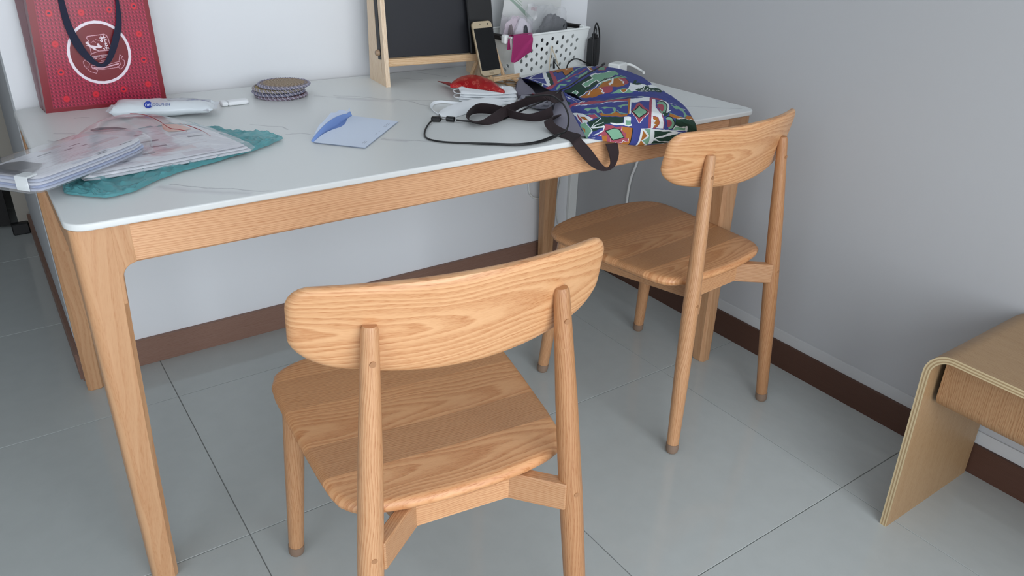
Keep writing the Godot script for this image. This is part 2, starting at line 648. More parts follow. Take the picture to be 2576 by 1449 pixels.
	slab_box("frame", Vector3(-1.16, 2.31, 2.98), Vector3(1.16, 2.35, 3.03), M.white_plastic, "", "", wi)
	# skirtings
	slab_box("baseboard_back", Vector3(-0.197, 0, -0.8224), Vector3(1.5206, 0.0797, -0.8110), M.skirting, "dark wood skirting along the white wall under the table", "baseboard")
	slab_box("baseboard_right", Vector3(1.5090, 0, -0.8110), Vector3(1.5206, 0.0797, 2.95), wood(Color(0.33, 0.22, 0.17), M.straight, 1.8, 0.2, 0.5, 0.01), "brown skirting along the right wall, shade put into its dark colour", "baseboard", self, 0.0005, 2)  # same skirting wood, darkened to paint in its shade
	slab_box("baseboard_passage", Vector3(-0.2025, 0, -2.05), Vector3(-0.1912, 0.0797, -0.8224), M.skirting, "dark skirting along the end face of the white wall", "baseboard", self, 0.0005, 2)
	slab_box("trim_1", Vector3(1.5165, 0.0797, -0.8224), Vector3(1.5206, 0.113, 2.95), mat(Color(0.745, 0.75, 0.75), 0.8), "pale plaster strip just above the dark skirting on the right wall", "trim")
	# passage door frame; a near-black leaf paints the unlit opening
	var dr := Node3D.new()
	dr.name = "door_1"
	add_child(dr)
	structure(dr, "doorway with a pale frame and its darkness painted on a leaf, at the far end of the passage", "door")
	slab_box("door_frame", Vector3(-0.235, 0, -2.14), Vector3(-0.05, 2.1, -2.08), mat(Color(0.62, 0.60, 0.56), 0.6), "", "", dr)
	slab_box("unlit_gap_leaf", Vector3(-0.30, 0.01, -2.95), Vector3(-0.26, 2.05, -2.16), mat(Color(0.05, 0.04, 0.04), 0.6), "", "", dr)  # near-black colour stands in for the unlit opening
	var st := MB.new()
	box(st, Vector3(-0.262, 0.0, -2.085), Vector3(-0.203, 0.045, -2.052), 0.004)
	tag(put("door_stopper", st, M.black), "small black rubber door stopper on the floor at the end of the passage skirting", "door stopper")
	# white cable trunking in the corner under the table, loose white cables
	var tr := MB.new()
	box(tr, Vector3(1.484, 0.081, -0.8224), Vector3(1.5204, 0.66, -0.806), 0.002, 1)
	tag(put("cable_trunking", tr, M.white_plastic), "white plastic cable trunking in the wall corner under the table", "trunking")
	var c1 := MB.new()
	tube(c1, spline([Vector3(1.515, 0.66, -0.47), Vector3(1.515, 0.52, -0.485), Vector3(1.515, 0.433, -0.507), Vector3(1.515, 0.379, -0.525), Vector3(1.515, 0.298, -0.533), Vector3(1.515, 0.16, -0.53)]), [0.0042])
	tag(put("white_cable", c1, M.white_plastic), "white cable hanging down the right wall under the table", "cable")
	var c2 := MB.new()
	tube(c2, spline([Vector3(1.297, 0.42, -0.816), Vector3(1.299, 0.302, -0.816), Vector3(1.308, 0.270, -0.816), Vector3(1.336, 0.251, -0.816), Vector3(1.39, 0.247, -0.816)]), [0.0032])
	tag(put("white_cable", c2, M.white_plastic), "white cable bending round in a loop low on the white wall behind the table leg", "cable")
	var c3 := MB.new()
	tube(c3, spline([Vector3(1.452, 0.50, -0.814), Vector3(1.446, 0.36, -0.814), Vector3(1.442, 0.308, -0.814), Vector3(1.431, 0.232, -0.814), Vector3(1.433, 0.169, -0.814), Vector3(1.452, 0.10, -0.808)]), [0.0026])
	tag(put("white_cable", c3, M.white_plastic), "thin wavy white cable between the back table leg and the trunking", "cable")

# ---------------------------------------------------------------- table
func dining_table() -> void:
	var t := thing("dining_table", "oak dining table with a white marble-look stone top against the white wall", "table")
	var x0 := -0.1987
	var x1 := 1.3839
	var z0 := -0.7989
	var z1 := 0.0454
	# stone top
	canvas(1400, 760, Color(0.865, 0.875, 0.87))
	paint_size = 1000.0
	var vein := Color(0.70, 0.71, 0.715)
	var soft := Color(0.80, 0.81, 0.81)
	veins(soft, 11.0, [[-0.038, -0.079, -0.003, -0.035, 0.046, 0.003, 0.089, 0.037], [0.497, -0.565, 0.559, -0.508, 0.613, -0.46], [0.43, -0.165, 0.47, -0.125]])
	veins(vein, 2.6, M_veins())
	var top := MB.new()
	var poly := PackedVector2Array()
	for c in [[x0, z0, 180], [x1, z0, 270], [x1, z1, 0], [x0, z1, 90]]:
		var r := 0.035
		var cx: float = c[0] + (r if c[0] == x0 else -r)
		var cz: float = c[1] + (r if c[1] == z0 else -r)
		for k in 9:
			var a := deg_to_rad(c[2] + 90.0 * k / 8)
			poly.append(Vector2(cx + r * cos(a), cz + r * sin(a)))
	prism(top, poly, 0.738, TABLE_Y, 0.003, 3)
	for i in top.p.size(): top.t[i] = Vector2((top.p[i].x - x0) / (x1 - x0), (top.p[i].z - z0) / (z1 - z0))
	var sm := mat(Color(1, 1, 1), 0.34, picture())
	put("stone_top", top, sm, t)
	var corners := [[x0 + 0.004, z1 - 0.010, 1, -1], [x1 - 0.008, z1 - 0.010, -1, -1], [x0 + 0.004, z0 + 0.006, 1, 1], [x1 - 0.008, z0 + 0.006, -1, 1]]
	for k in 4:
		var c: Array = corners[k]
		var lg := MB.new()
		table_leg(lg, c[0], c[1], c[2], c[3], Vector2(0.05 + 0.13 * k, 0.03 * k))
		var w := oak([0.88, 0.84, 0.86, 0.82][k], "block", Vector2(0.1 * k, 0.21 * k), 0.15)
		w.heightmap_scale = 0.006
		put("leg", lg, w, t)
	var ft := MB.new()
	box(ft, Vector3(-0.156, 0.0, 0.012), Vector3(-0.150, 0.017, 0.024), 0.002)
	put("felt_pad", ft, M.black, t)
	var fr := MB.new()
	box(fr, Vector3(x0 + 0.085, 0.669, z1 - 0.034), Vector3(x1 - 0.09, 0.7365, z1 - 0.011), 0.004, 0, Vector2(0.2, -0.55))
	put("apron", fr, wood(Color(0.90, 0.71, 0.54), M.straight, 1.75, 0.3, 0.42, 0.03), t)
	fr = MB.new()
	box(fr, Vector3(x0 + 0.085, 0.669, z0 + 0.008), Vector3(x1 - 0.09, 0.7365, z0 + 0.03), 0.004, 0)
	put("apron", fr, oak(0.9), t)
	for s in 2:
		fr = MB.new()
		var xx := x0 + 0.006 if s == 0 else x1 - 0.034
		box(fr, Vector3(xx, 0.669, z0 + 0.09), Vector3(xx + 0.023, 0.7365, z1 - 0.095), 0.004, 2)
		put("apron", fr, oak(0.88), t)

func M_veins() -> Array:
	return [
		[0.499, -0.595, 0.551, -0.558, 0.583, -0.516, 0.62, -0.486, 0.634, -0.464, 0.647, -0.437, 0.648, -0.407, 0.662, -0.381],
		[0.637, -0.468, 0.69, -0.435, 0.753, -0.402], [0.455, -0.618, 0.508, -0.565, 0.567, -0.519, 0.625, -0.464], [0.752, -0.725, 0.775, -0.695, 0.809, -0.678],
		[0.839, -0.774, 0.872, -0.704, 0.884, -0.672], [-0.019, -0.085, -0.009, -0.074, 0.018, -0.044, 0.04, -0.023, 0.066, -0.007, 0.09, 0.019, 0.125, 0.042],
		[0.265, -0.299, 0.285, -0.291, 0.297, -0.292, 0.312, -0.27], [0.428, -0.17, 0.442, -0.148, 0.478, -0.124, 0.513, -0.102], [0.423, -0.162, 0.449, -0.141, 0.486, -0.12],
		[0.226, -0.414, 0.25, -0.386, 0.28, -0.362, 0.282, -0.33], [1.18, -0.11, 1.254, -0.064, 1.276, -0.048, 1.303, -0.024, 1.333, 0.002, 1.358, 0.02],
		[-0.091, -0.649, -0.077, -0.646, -0.06, -0.637], [-0.145, -0.53, -0.129, -0.519, -0.105, -0.505], [-0.162, -0.475, -0.15, -0.461]]

func veins(c: Color, w: float, list: Array) -> void:
	var wn := noise(14, 1.0, 3)
	for q in list:
		var o := []
		for i in range(0, q.size() - 2, 2):
			for f in 6:
				var x: float = lerpf(q[i], q[i + 2], f / 6.0)
				var z: float = lerpf(q[i + 1], q[i + 3], f / 6.0)
				o.append((x + 0.1987) / 1.5826 * 1000.0)
				o.append((z + 0.7989) / 0.8443 * 1000.0 + 5.0 * wn.get_noise_2d(x * 30.0, z * 30.0))
		for k in 3:
			var f: float = [2.6, 1.7, 0.8][k]
			pl(Color(0.865, 0.875, 0.87).lerp(c, [0.25, 0.5, 1.0][k]), w * f * 0.55, o)

func table_leg(mb: MB, cx: float, cz: float, sx: int, sz: int, off: Vector2) -> void:
	# (cx, cz) is the outer corner, sx and sz point inwards; the inner faces taper towards the foot
	var rows := []
	var uvs := []
	var levels := [[0.0, 0.043], [0.004, 0.045], [0.30, 0.0515], [0.55, 0.0595], [0.66, 0.064], [0.7375, 0.066]]
	for lv in levels:
		var w: float = lv[1]
		var ring := []
		var ro := 0.017
		for k in 7:
			var a := PI / 2 * k / 6
			ring.append(Vector2(ro - ro * sin(a), ro - ro * cos(a)))
		ring.append_array([Vector2(0, w - 0.008), Vector2(0.008, w), Vector2(w - 0.011, w), Vector2(w, w - 0.011), Vector2(w, 0.008), Vector2(w - 0.008, 0)])
		var row := PackedVector3Array()
		var ur := PackedVector2Array()
		var acc := 0.0
		for k in ring.size() + 1:
			var q: Vector2 = ring[k % ring.size()]
			if k > 0: acc += q.distance_to(ring[k - 1])
			row.append(Vector3(cx + sx * q.x, lv[0], cz + sz * q.y))
			ur.append(Vector2(lv[0], acc) + off)
		rows.append(row); uvs.append(ur)
	mb.grid(rows, sx * sz > 0, uvs)
	var last: PackedVector3Array = rows[0].slice(0, rows[0].size() - 1)
	mb.fan(Vector3(cx + sx * 0.02, 0, cz + sz * 0.02), last, sx * sz < 0)
	# the two arms that meet the aprons, each with a rounded inner corner
	for arm in 2:
		var pts := PackedVector2Array([Vector2(0.012, 0.7372), Vector2(0.086, 0.7372), Vector2(0.086, 0.6695)])
		for k in range(1, 9):
			var a := PI / 2 * k / 8
			pts.append(Vector2(0.062 + 0.024 * (1 - sin(a)), 0.645 + 0.024 * cos(a)))
		pts.append(Vector2(0.0605, 0.60)); pts.append(Vector2(0.012, 0.60))
		var f := mb.p.size()
		prism(mb, pts, 0.0, 0.0245, 0.003, 2)
		var tf: Transform3D
		for k in range(f, mb.p.size()):
			var v := mb.p[k]
			var d := 0.0003 + v.y
			mb.p[k] = Vector3(cx + sx * v.x, v.z, cz + sz * d) if arm == 0 else Vector3(cx + sx * d, v.z, cz + sz * v.x)
			mb.t[k] = Vector2(v.z, v.x + 0.02) + off
		if (arm == 0) == (sx * sz > 0):
			for k in range(f, mb.p.size(), 3):
				var x := mb.p[k + 1]; mb.p[k + 1] = mb.p[k + 2]; mb.p[k + 2] = x
				var y := mb.t[k + 1]; mb.t[k + 1] = mb.t[k + 2]; mb.t[k + 2] = y

# ---------------------------------------------------------------- chair
func seat_width(z: float) -> float:
	var a := [[-0.282, 0.0], [-0.279, 0.08], [-0.268, 0.14], [-0.253, 0.180], [-0.232, 0.203], [-0.2, 0.2135], [-0.16, 0.2145], [-0.05, 0.207], [0.06, 0.197], [0.11, 0.190], [0.135, 0.183], [0.155, 0.168], [0.168, 0.14], [0.178, 0.09], [0.183, 0.04], [0.184, 0.0]]
	for i in a.size() - 1:
		if z <= a[i + 1][0]: return lerpf(a[i][1], a[i + 1][1], (z - a[i][0]) / (a[i + 1][0] - a[i][0]))
	return 0.0

func dining_chair() -> Node3D:
	var t := thing("dining_chair", "chair", "chair")
	# seat of five glued boards, grain across
	var seat := Node3D.new()
	seat.name = "seat"
	t.add_child(seat)
	var zs := [-0.282, -0.2805, -0.279, -0.2735, -0.268, -0.260, -0.253, -0.242, -0.232, -0.216, -0.2, -0.16, -0.105, -0.05, 0.005, 0.06, 0.085, 0.11, 0.123, 0.135, 0.145, 0.155, 0.162, 0.168, 0.173, 0.178, 0.1805, 0.183, 0.184]
	var outline := PackedVector2Array()
	for z in zs: outline.append(Vector2(seat_width(z), z))
	for i in range(zs.size() - 1, -1, -1): outline.append(Vector2(-seat_width(zs[i]), zs[i]))
	var cuts := [-0.282, -0.16, -0.05, 0.06, 0.135, 0.184]
	cuts = [-0.282, -0.2, -0.105, 0.005, 0.085, 0.184]
	var shades := [0.93, 0.87, 0.92, 0.84, 0.98]
	for bi in 5:
		var mb := MB.new()
		var top := []
		var bot := []
		var uvs := []
		for z: float in zs:
			if z < cuts[bi] - 1e-6 or z > cuts[bi + 1] + 1e-6: continue
			var w := seat_width(z)
			var rt := PackedVector3Array()
			var rb := PackedVector3Array()
			var ru := PackedVector2Array()
			for j in 25:
				var x := -cos(PI * j / 24) * w
				var f := 0.0
				if j > 0 and j < 24:
					var dd := 1e9
					for k in outline.size():
						var q := Geometry2D.get_closest_point_to_segment(Vector2(x, z), outline[k], outline[(k + 1) % outline.size()])
						dd = minf(dd, q.distance_squared_to(Vector2(x, z)))
					var e := minf(1.0, sqrt(dd) / 0.0105)
					f = sqrt(1 - (1 - e) * (1 - e))
				var dish := 0.004 * exp(-(x * x) / 0.018 - (z + 0.02) * (z + 0.02) / 0.02)
				rt.append(Vector3(x, 0.4275 + 0.011 * f - dish, z))
				rb.append(Vector3(x, 0.4275 - 0.0115 * f, z))
				ru.append(Vector2(x + 0.45, z))
			top.append(rt); bot.append(rb); uvs.append(ru)
		mb.grid(top, true, uvs)
		mb.grid(bot, false, uvs)
		var m := oak(shades[bi], "flat" if bi % 2 == 0 else "straight", Vector2([0.05, 0.3, 0.15, 0.4, 0.0][bi], [0.4, 0.1, 0.55, 0.2, 0.05][bi]), 0.5)
		put("board", mb, m, seat)
	# backrest: a bent panel leaning back
	var xs := []
	var lo := []
	var hi := []
	for k in 33:
		var a := -cos(PI * k / 32)
		var x := a * 0.226
		var d := 0.226 - absf(x)
		var r1 := 0.030
		var r2 := 0.055
		var tp := 0.793 - 0.14 * x * x
		var bt := 0.6435 + 0.62 * x * x
		if d < r1: tp -= r1 - sqrt(maxf(0, r1 * r1 - (r1 - d) * (r1 - d)))
		if d < r2: bt += 0.62 * (r2 - sqrt(maxf(0, r2 * r2 - (r2 - d) * (r2 - d))))
		xs.append(x); lo.append(bt); hi.append(maxf(tp, bt + 0.001))
	var back := MB.new()
	sheet(back, xs, lo, hi, 14, 0.021, 0.0105, func(x: float, y: float, h: float) -> Vector3:
		return Vector3(x, y, 0.1925 + (y - 0.72) * 0.2 - 1.06 * x * x - 0.0105 + 0.004 + h), Vector2(0.40, -0.30))
	put("backrest", back, wood(Color(0.87, 0.675, 0.49), M.flat, 0.9, 0.3, 0.38, 0.025, Vector2(0.0, 0.02)), t)
	# legs
	for s: float in [-1.0, 1.0]:
		var lg := MB.new()
		leg_between(lg, Vector3(0.188 * s, 0.0, 0.235), Vector3(0.1345 * s, 0.7365, 0.1835), [[0.033, 0.0148], [0.06, 0.0152], [0.3, 0.0182], [0.52, 0.0188], [0.75, 0.0165], [0.97, 0.0118], [0.99, 0.0112], [0.998, 0.009]], 22, Vector2(0.1 + 0.06 * s, 0.3 + 0.2 * s))
		var o := put("leg", lg, oak(0.88 if s < 0 else 0.80, "straight", Vector2(0.1, 0.3 + 0.2 * s), 0.2 if s < 0 else 0.6), t)
		var cap := MB.new()
		leg_between(cap, Vector3(0.188 * s, 0.0, 0.235), Vector3(0.1345 * s, 0.7365, 0.1835), [[0.0, 0.0115], [0.005, 0.0145], [0.015, 0.0158], [0.034, 0.0158]])
		put("rubber_cap", cap, mat(Color(0.52, 0.43, 0.36), 0.7), o)
		for peg in 2:
			var pg := MB.new()
			var pa: Vector3 = Vector3(0.188 * s, 0.0, 0.235).lerp(Vector3(0.1345 * s, 0.7365, 0.1835), [0.935, 0.535][peg])
			tube(pg, PackedVector3Array([pa, pa + Vector3(0, 0, [0.0136, 0.0189][peg])]), [0.0042], 12)
			put("peg", pg, oak(0.75, "straight", Vector2.ZERO, 0.6), o)
		lg = MB.new()
		leg_between(lg, Vector3(0.203 * s, 0.0, -0.2375), Vector3(0.178 * s, 0.416, -0.20), [[0.06, 0.0150], [0.1, 0.0155], [0.6, 0.0185], [1.0, 0.0195]], 22, Vector2(0.3, 0.6 + 0.2 * s))
		o = put("leg", lg, oak(0.85, "straight", Vector2(0.5, 0.6), 0.3), t)
		cap = MB.new()
		leg_between(cap, Vector3(0.203 * s, 0.0, -0.2375), Vector3(0.178 * s, 0.416, -0.20), [[0.0, 0.0115], [0.009, 0.0145], [0.026, 0.0160], [0.062, 0.0160]])
		put("rubber_cap", cap, mat(Color(0.52, 0.43, 0.36), 0.7), o)
		# side rail and the bracket that reaches back to the rear leg
		rail(t, "side_rail", Vector3(0.168 * s, 0.3905, -0.195), Vector3(0.090 * s, 0.3905, 0.152), 0.048, 0.02, 0.8)
		rail(t, "bracket", Vector3(0.080 * s, 0.3895, 0.150), Vector3(0.150 * s, 0.3895, 0.214), 0.050, 0.021, 0.84)
	rail(t, "rear_rail", Vector3(-0.088, 0.3905, 0.150), Vector3(0.088, 0.3905, 0.150), 0.0495, 0.021, 0.93)
	rail(t, "front_rail", Vector3(-0.17, 0.3905, -0.198), Vector3(0.17, 0.3905, -0.198), 0.048, 0.02, 0.8)
	return t

func rail(t: Node, called: String, a: Vector3, b: Vector3, high: float, wide: float, shade: float) -> void:
	var mb := MB.new()
	var ln := a.distance_to(b)
	box(mb, Vector3(0, -high / 2, -wide / 2), Vector3(ln, high / 2, wide / 2), 0.002, 0, Vector2(0.2, 0.1))
	var x := (b - a).normalized()
	var z := x.cross(Vector3.UP).normalized()
	mb.xf(Transform3D(Basis(x, Vector3.UP, z), a))
	put(called, mb, oak(shade, "straight", Vector2(shade, shade * 3), 0.2), t)

# ---------------------------------------------------------------- bench of bent plywood by the right wall
func plywood_bench() -> void:
	var t := thing("plywood_bench", "pale bent plywood bench standing along the right wall", "bench")
	var pts := PackedVector2Array()   # z, y of the outer face
	pts.append(Vector2(0.717, 0.0))
	var R := 0.052
	for k in 4: pts.append(Vector2(0.717 - 0.010 * (k + 1) / 4.0, 0.385 * (k + 1) / 4.0))
	for k in range(1, 13):
		var a := PI / 2 * k / 12
		pts.append(Vector2(0.707 + R * (1 - cos(a)), 0.393 + R * sin(a)))
	for k in range(1, 7): pts.append(Vector2(lerpf(0.759, 1.66, k / 6.0), 0.445))
	for k in range(1, 13):
		var a := PI / 2 * k / 12
		pts.append(Vector2(1.66 + R * sin(a), 0.393 + R * cos(a)))
	pts.append(Vector2(1.702, 0.0))
	var inner := PackedVector2Array()
	for i in pts.size():
		var d := (pts[mini(i + 1, pts.size() - 1)] - pts[maxi(i - 1, 0)]).normalized()
		inner.append(pts[i] + Vector2(d.y, -d.x) * 0.0145)
	inner[0].y = 0.0
	inner[inner.size() - 1].y = 0.0
	var x0 := 1.165
	var x1 := 1.502
	var body := MB.new()
	var ro := []
	var ri := []
	for i in pts.size():
		ro.append(PackedVector3Array([Vector3(x0, pts[i].y, pts[i].x), Vector3(x1, pts[i].y, pts[i].x)]))
		ri.append(PackedVector3Array([Vector3(x0, inner[i].y, inner[i].x), Vector3(x1, inner[i].y, inner[i].x)]))
	var uvs := []
	var acc := 0.0
	for i in pts.size():
		if i > 0: acc += pts[i].distance_to(pts[i - 1])
		uvs.append(PackedVector2Array([Vector2(acc, 0), Vector2(acc, x1 - x0)]))
	body.grid(ro, true, uvs)
	body.grid(ri, false, uvs)
	var pm := wood(Color(0.66, 0.545, 0.405), M.ply, 0.6, 0.3, 0.45, 0.01)  # base colour lowered to carry the dimmer light at the bench
	put("seat_shell", body, pm, t)
	# layered edges of the ply
	var lay := PackedByteArray()
	for y in 32:
		for x in 4:
			var k: int = [0, 1, 0, 1, 0][mini(4, y * 5 / 32)]
			lay.append(196 if k == 0 else 158); lay.append(176 if k == 0 else 132); lay.append(138 if k == 0 else 96)
	var em := mat(Color(1, 1, 1), 0.6, bytes_tex(4, 32, lay))
	for s in 2:
		var eb := MB.new()
		var x := x0 if s == 0 else x1
		var re := []
		var ue := []
		for i in pts.size():
			re.append(PackedVector3Array([Vector3(x, pts[i].y, pts[i].x), Vector3(x, inner[i].y, inner[i].x)]))
			ue.append(PackedVector2Array([Vector2(i * 0.1, 0), Vector2(i * 0.1, 1)]))
		eb.grid(re, s == 1, ue)
		put("edge_band", eb, em, t)
	# closed tray below the seat with a rounded lower edge
	var tray := MB.new()
	var prof := PackedVector2Array([Vector2(1.197, 0.431), Vector2(1.199, 0.36)])
	for k in 8:
		var a := PI / 2 * k / 7
		prof.append(Vector2(1.199 + 0.03 * (1 - cos(a)), 0.338 - 0.03 * sin(a)))
	prof.append(Vector2(1.485, 0.308))
	prof.append(Vector2(1.488, 0.431))
	var rows := []
	var ut := []
	acc = 0.0
	for i in prof.size():
		if i > 0: acc += prof[i].distance_to(prof[i - 1])
		rows.append(PackedVector3Array([Vector3(prof[i].x, prof[i].y, 0.7335), Vector3(prof[i].x, prof[i].y, 1.685)]))
		ut.append(PackedVector2Array([Vector2(acc, 0.0), Vector2(acc, 0.955)]))
	tray.grid(rows, false, ut)
	put("tray", tray, wood(Color(0.67, 0.52, 0.37), M.ply, 0.6, 0.3, 0.5, 0.03, Vector2(0.2, 0.3)), t)

# ---------------------------------------------------------------- things on the table (points in world metres, moved to each thing's base)
func at_base(called: String, mb: MB, m: Material, t: Node3D, crease := 40.0) -> MeshInstance3D:
	mb.xf(t.transform.affine_inverse())
	return put(called, mb, m, t, crease)

func gift_bag() -> void:
	var t := thing("gift_bag", "red paper gift bag with a white ring emblem and navy ribbon handles", "gift bag", Vector3(-0.01, TABLE_Y, -0.76))
	var base := Color(0.50, 0.085, 0.14)
	canvas(900, 940, Color(0.50, 0.070, 0.130))
	paint_size = 1.0
	for i in 29:
		for j in 33:
			var u := 0.06 + 0.031 * i
			var v := 0.03 + 0.0285 * j
			if v > 0.95: continue
			pp(Color(0.62, 0.135, 0.245), [u, v, u + 0.031, v, u + 0.031, v + 0.0285, u, v + 0.0285])
			pp(Color(0.42, 0.08, 0.175), [u + 0.003, v + 0.015, u + 0.011, v + 0.003, u + 0.019, v + 0.015, u + 0.011, v + 0.026])
			pp(Color(0.78, 0.235, 0.37), [u + 0.015, v + 0.003, u + 0.021, v + 0.003, u + 0.031, v + 0.017, u + 0.028, v + 0.021])
			pp(Color(0.48, 0.09, 0.18), [u + 0.020, v + 0.022, u + 0.030, v + 0.022, u + 0.025, v + 0.0275])
	for d in [[119, 35, 1], [198, 36, 0], [270, 32, 1], [335, 26, 1], [134, 107, 0], [348, 94, 0], [148, 175, 1], [360, 159, 1], [162, 241, 0], [235, 236, 0], [306, 230, 1], [371, 222, 0]]:
		var left: float = 64 + 52 * d[1] / 287.0
		var right: float = 371 + 48 * d[1] / 254.0
		var u: float = (d[0] - left) / (right - left)
		var v: float = 0.143 + 0.857 * d[1] / 272.0
		disc(Color(0.62, 0.10, 0.19), u, v, 0.031, 0.029)
		disc(Color(0.83, 0.12, 0.20), u, v, 0.025, 0.024)
		if d[2]: disc(Color(0.22, 0.11, 0.26), u, v, 0.013, 0.008)
		else: disc(Color(0.68, 0.07, 0.14), u, v, 0.010, 0.005)
	var cu := 0.506
	var cv := 0.564
	disc(Color(0.93, 0.89, 0.92), cu, cv, 0.263, 0.246)
	disc(Color(0.47, 0.075, 0.125), cu, cv, 0.239, 0.224)
	emblem(cu, cv)
	var tex := picture()
	paint_size = 1000.0
	var fm := mat(Color(1, 1, 1), 0.33, tex)
	var y1 := 1.035
	var fl0 := Vector3(-0.138, TABLE_Y, -0.722)
	var fr0 := Vector3(0.121, TABLE_Y, -0.722)
	var fl1 := Vector3(-0.1225, y1, -0.724)
	var fr1 := Vector3(0.1160, y1, -0.724)
	var bl0 := Vector3(-0.143, TABLE_Y, -0.795)
	var br0 := Vector3(0.128, TABLE_Y, -0.795)
	var bl1 := Vector3(-0.141, y1, -0.795)
	var br1 := Vector3(0.120, y1, -0.795)
	var f := MB.new()
	var rows := []
	var uvs := []
	for i in 9:
		var rr := PackedVector3Array()
		var ru := PackedVector2Array()
		for j in 13:
			var q := fl0.lerp(fr0, j / 12.0).lerp(fl1.lerp(fr1, j / 12.0), i / 8.0)
			q.z += 0.006 * sin(PI * j / 12.0) * sin(PI * i / 16.0)
			rr.append(q)
			ru.append(Vector2(j / 12.0, 1 - i / 8.0))
		rows.append(rr); uvs.append(ru)
	f.grid(rows, false, uvs)
	at_base("front_panel", f, fm, t)
	var dark := mat(Color(0.40, 0.055, 0.09), 0.35)
	for s in 2:
		var sd := MB.new()
		var a := fl0 if s == 0 else fr0
		var a1 := fl1 if s == 0 else fr1
		var c := bl0 if s == 0 else br0
		var c1 := bl1 if s == 0 else br1
		var inw := 0.006 if s == 0 else -0.006
		var r0 := PackedVector3Array([a, (a + c) / 2 + Vector3(inw * 0.2, 0, 0), c])
		var r1 := PackedVector3Array([a1, (a1 + c1) / 2 + Vector3(inw, 0, 0), c1])
		sd.grid([r0, r1], s == 0)
		at_base("gusset", sd, mat(Color(0.45, 0.20, 0.24), 0.3), t, 20.0)
	var bk := MB.new()
	bk.quad(br0, bl0, bl1, br1)
	bk.quad(fl0, bl0, br0, fr0)
	at_base("back_panel", bk, dark, t)
	var rb := MB.new()
	var rz := -0.712
	ribbon(rb, [Vector3(-0.066, 0.992, rz), Vector3(-0.065, 0.941, rz), Vector3(-0.055, 0.894, rz + 0.003), Vector3(-0.037, 0.863, rz + 0.006), Vector3(-0.012, 0.845, rz + 0.008), Vector3(0.010, 0.853, rz + 0.008), Vector3(0.031, 0.884, rz + 0.005), Vector3(0.049, 0.927, rz + 0.002), Vector3(0.054, 0.961, rz), Vector3(0.054, 0.990, rz)],
		[Vector3(-0.054, 0.992, rz), Vector3(-0.050, 0.940, rz), Vector3(-0.039, 0.902, rz + 0.003), Vector3(-0.028, 0.875, rz + 0.006), Vector3(-0.010, 0.853, rz + 0.008), Vector3(0.003, 0.861, rz + 0.008), Vector3(0.017, 0.887, rz + 0.005), Vector3(0.028, 0.911, rz + 0.002), Vector3(0.041, 0.944, rz), Vector3(0.048, 0.990, rz)], 0.0016)
	at_base("ribbon_handle", rb, mat(Color(0.045, 0.075, 0.19), 0.75), t)
	for s in [[-0.060, 0.992], [0.051, 0.990]]:
		var kn := MB.new()
		tube(kn, PackedVector3Array([Vector3(s[0], s[1], -0.7225), Vector3(s[0], s[1], -0.7105)]), [0.0065, 0.005], 10)
		at_base("ribbon_knot", kn, mat(Color(0.045, 0.075, 0.19), 0.75), t)
	lettering("LIM CHEE GUAN", 0.0056, Vector3(0.001, 0.1165, 0.0425), Basis(Vector3.FORWARD, -0.06), mat(Color(0.90, 0.80, 0.84), 0.5), t)

func emblem(cu: float, cv: float) -> void:
	# shield, two birds, a plant sign, two banners: in units of the photograph's ring
	var pale := Color(0.88, 0.70, 0.75)
	var white := Color(0.93, 0.87, 0.90)
	var mapq := func(q: Array) -> Array:
		var o := []
		for i in range(0, q.size(), 2):
			o.append(cu + (q[i] - 875.0) / 640.0 * 0.252)
			o.append(cv + (q[i + 1] - 685.0) / 620.0 * 0.236)
		return o
	for l in [[700, 690, 690, 430, 660, 380, 675, 345, 1035, 318, 1085, 350, 1105, 400, 1130, 620, 1120, 830, 1050, 860, 800, 890, 740, 850]]:
		pl(pale, 0.0055, mapq.call(l))
	for l in [[500, 850, 540, 810, 630, 880, 600, 960, 520, 950, 500, 860], [530, 960, 620, 1060, 730, 1100, 770, 1040, 640, 960], [660, 935, 900, 960, 1250, 890, 1280, 940, 1200, 1010, 880, 1030, 670, 1005, 660, 935], [1250, 870, 1290, 750, 1345, 800, 1300, 830, 1365, 880, 1350, 970, 1260, 1055, 1190, 990]]:
		pl(pale, 0.004, mapq.call(l))
	pl(pale, 0.010, mapq.call([700, 985, 900, 998, 1230, 935]))
	for l in [[650, 740, 720, 690, 880, 650, 1120, 650], [700, 760, 900, 735, 1120, 735], [660, 750, 700, 830, 800, 790, 690, 780]]:
		pl(pale, 0.005, mapq.call(l))
	pl(pale, 0.0035, mapq.call([820, 815, 930, 790, 1090, 800]))
	pl(pale, 0.0035, mapq.call([870, 845, 1060, 830]))
	pp(white, mapq.call([615, 520, 700, 520, 830, 545, 900, 530, 950, 560, 930, 590, 840, 580, 800, 600, 880, 650, 780, 625, 700, 560]))
	pp(white, mapq.call([615, 470, 660, 440, 720, 530, 680, 550]))
	pp(white, mapq.call([840, 530, 870, 490, 905, 510, 895, 545]))
	for l in [[930, 390, 1060, 380], [960, 350, 970, 470], [930, 450, 990, 390], [1010, 340, 1030, 470], [1020, 400, 1070, 440], [990, 430, 950, 470], [1000, 520, 1060, 505], [1030, 490, 1030, 560], [1000, 560, 1070, 545], [960, 600, 1000, 620], [1010, 590, 1080, 600], [1040, 570, 1040, 625], [1075, 585, 1085, 620]]:
		pl(white, 0.007, mapq.call(l))
	pl(pale, 0.003, mapq.call([730, 480, 790, 440, 830, 480]))
	pl(pale, 0.003, mapq.call([830, 415, 895, 440]))

func spans(us: Array, f: Callable) -> Array:
	var o := []
	for u in us: o.append(f.call(u))
	return o

func steps(a: float, b: float, n: int) -> Array:
	var o := []
	for i in n + 1: o.append(lerpf(a, b, float(i) / n))
	return o

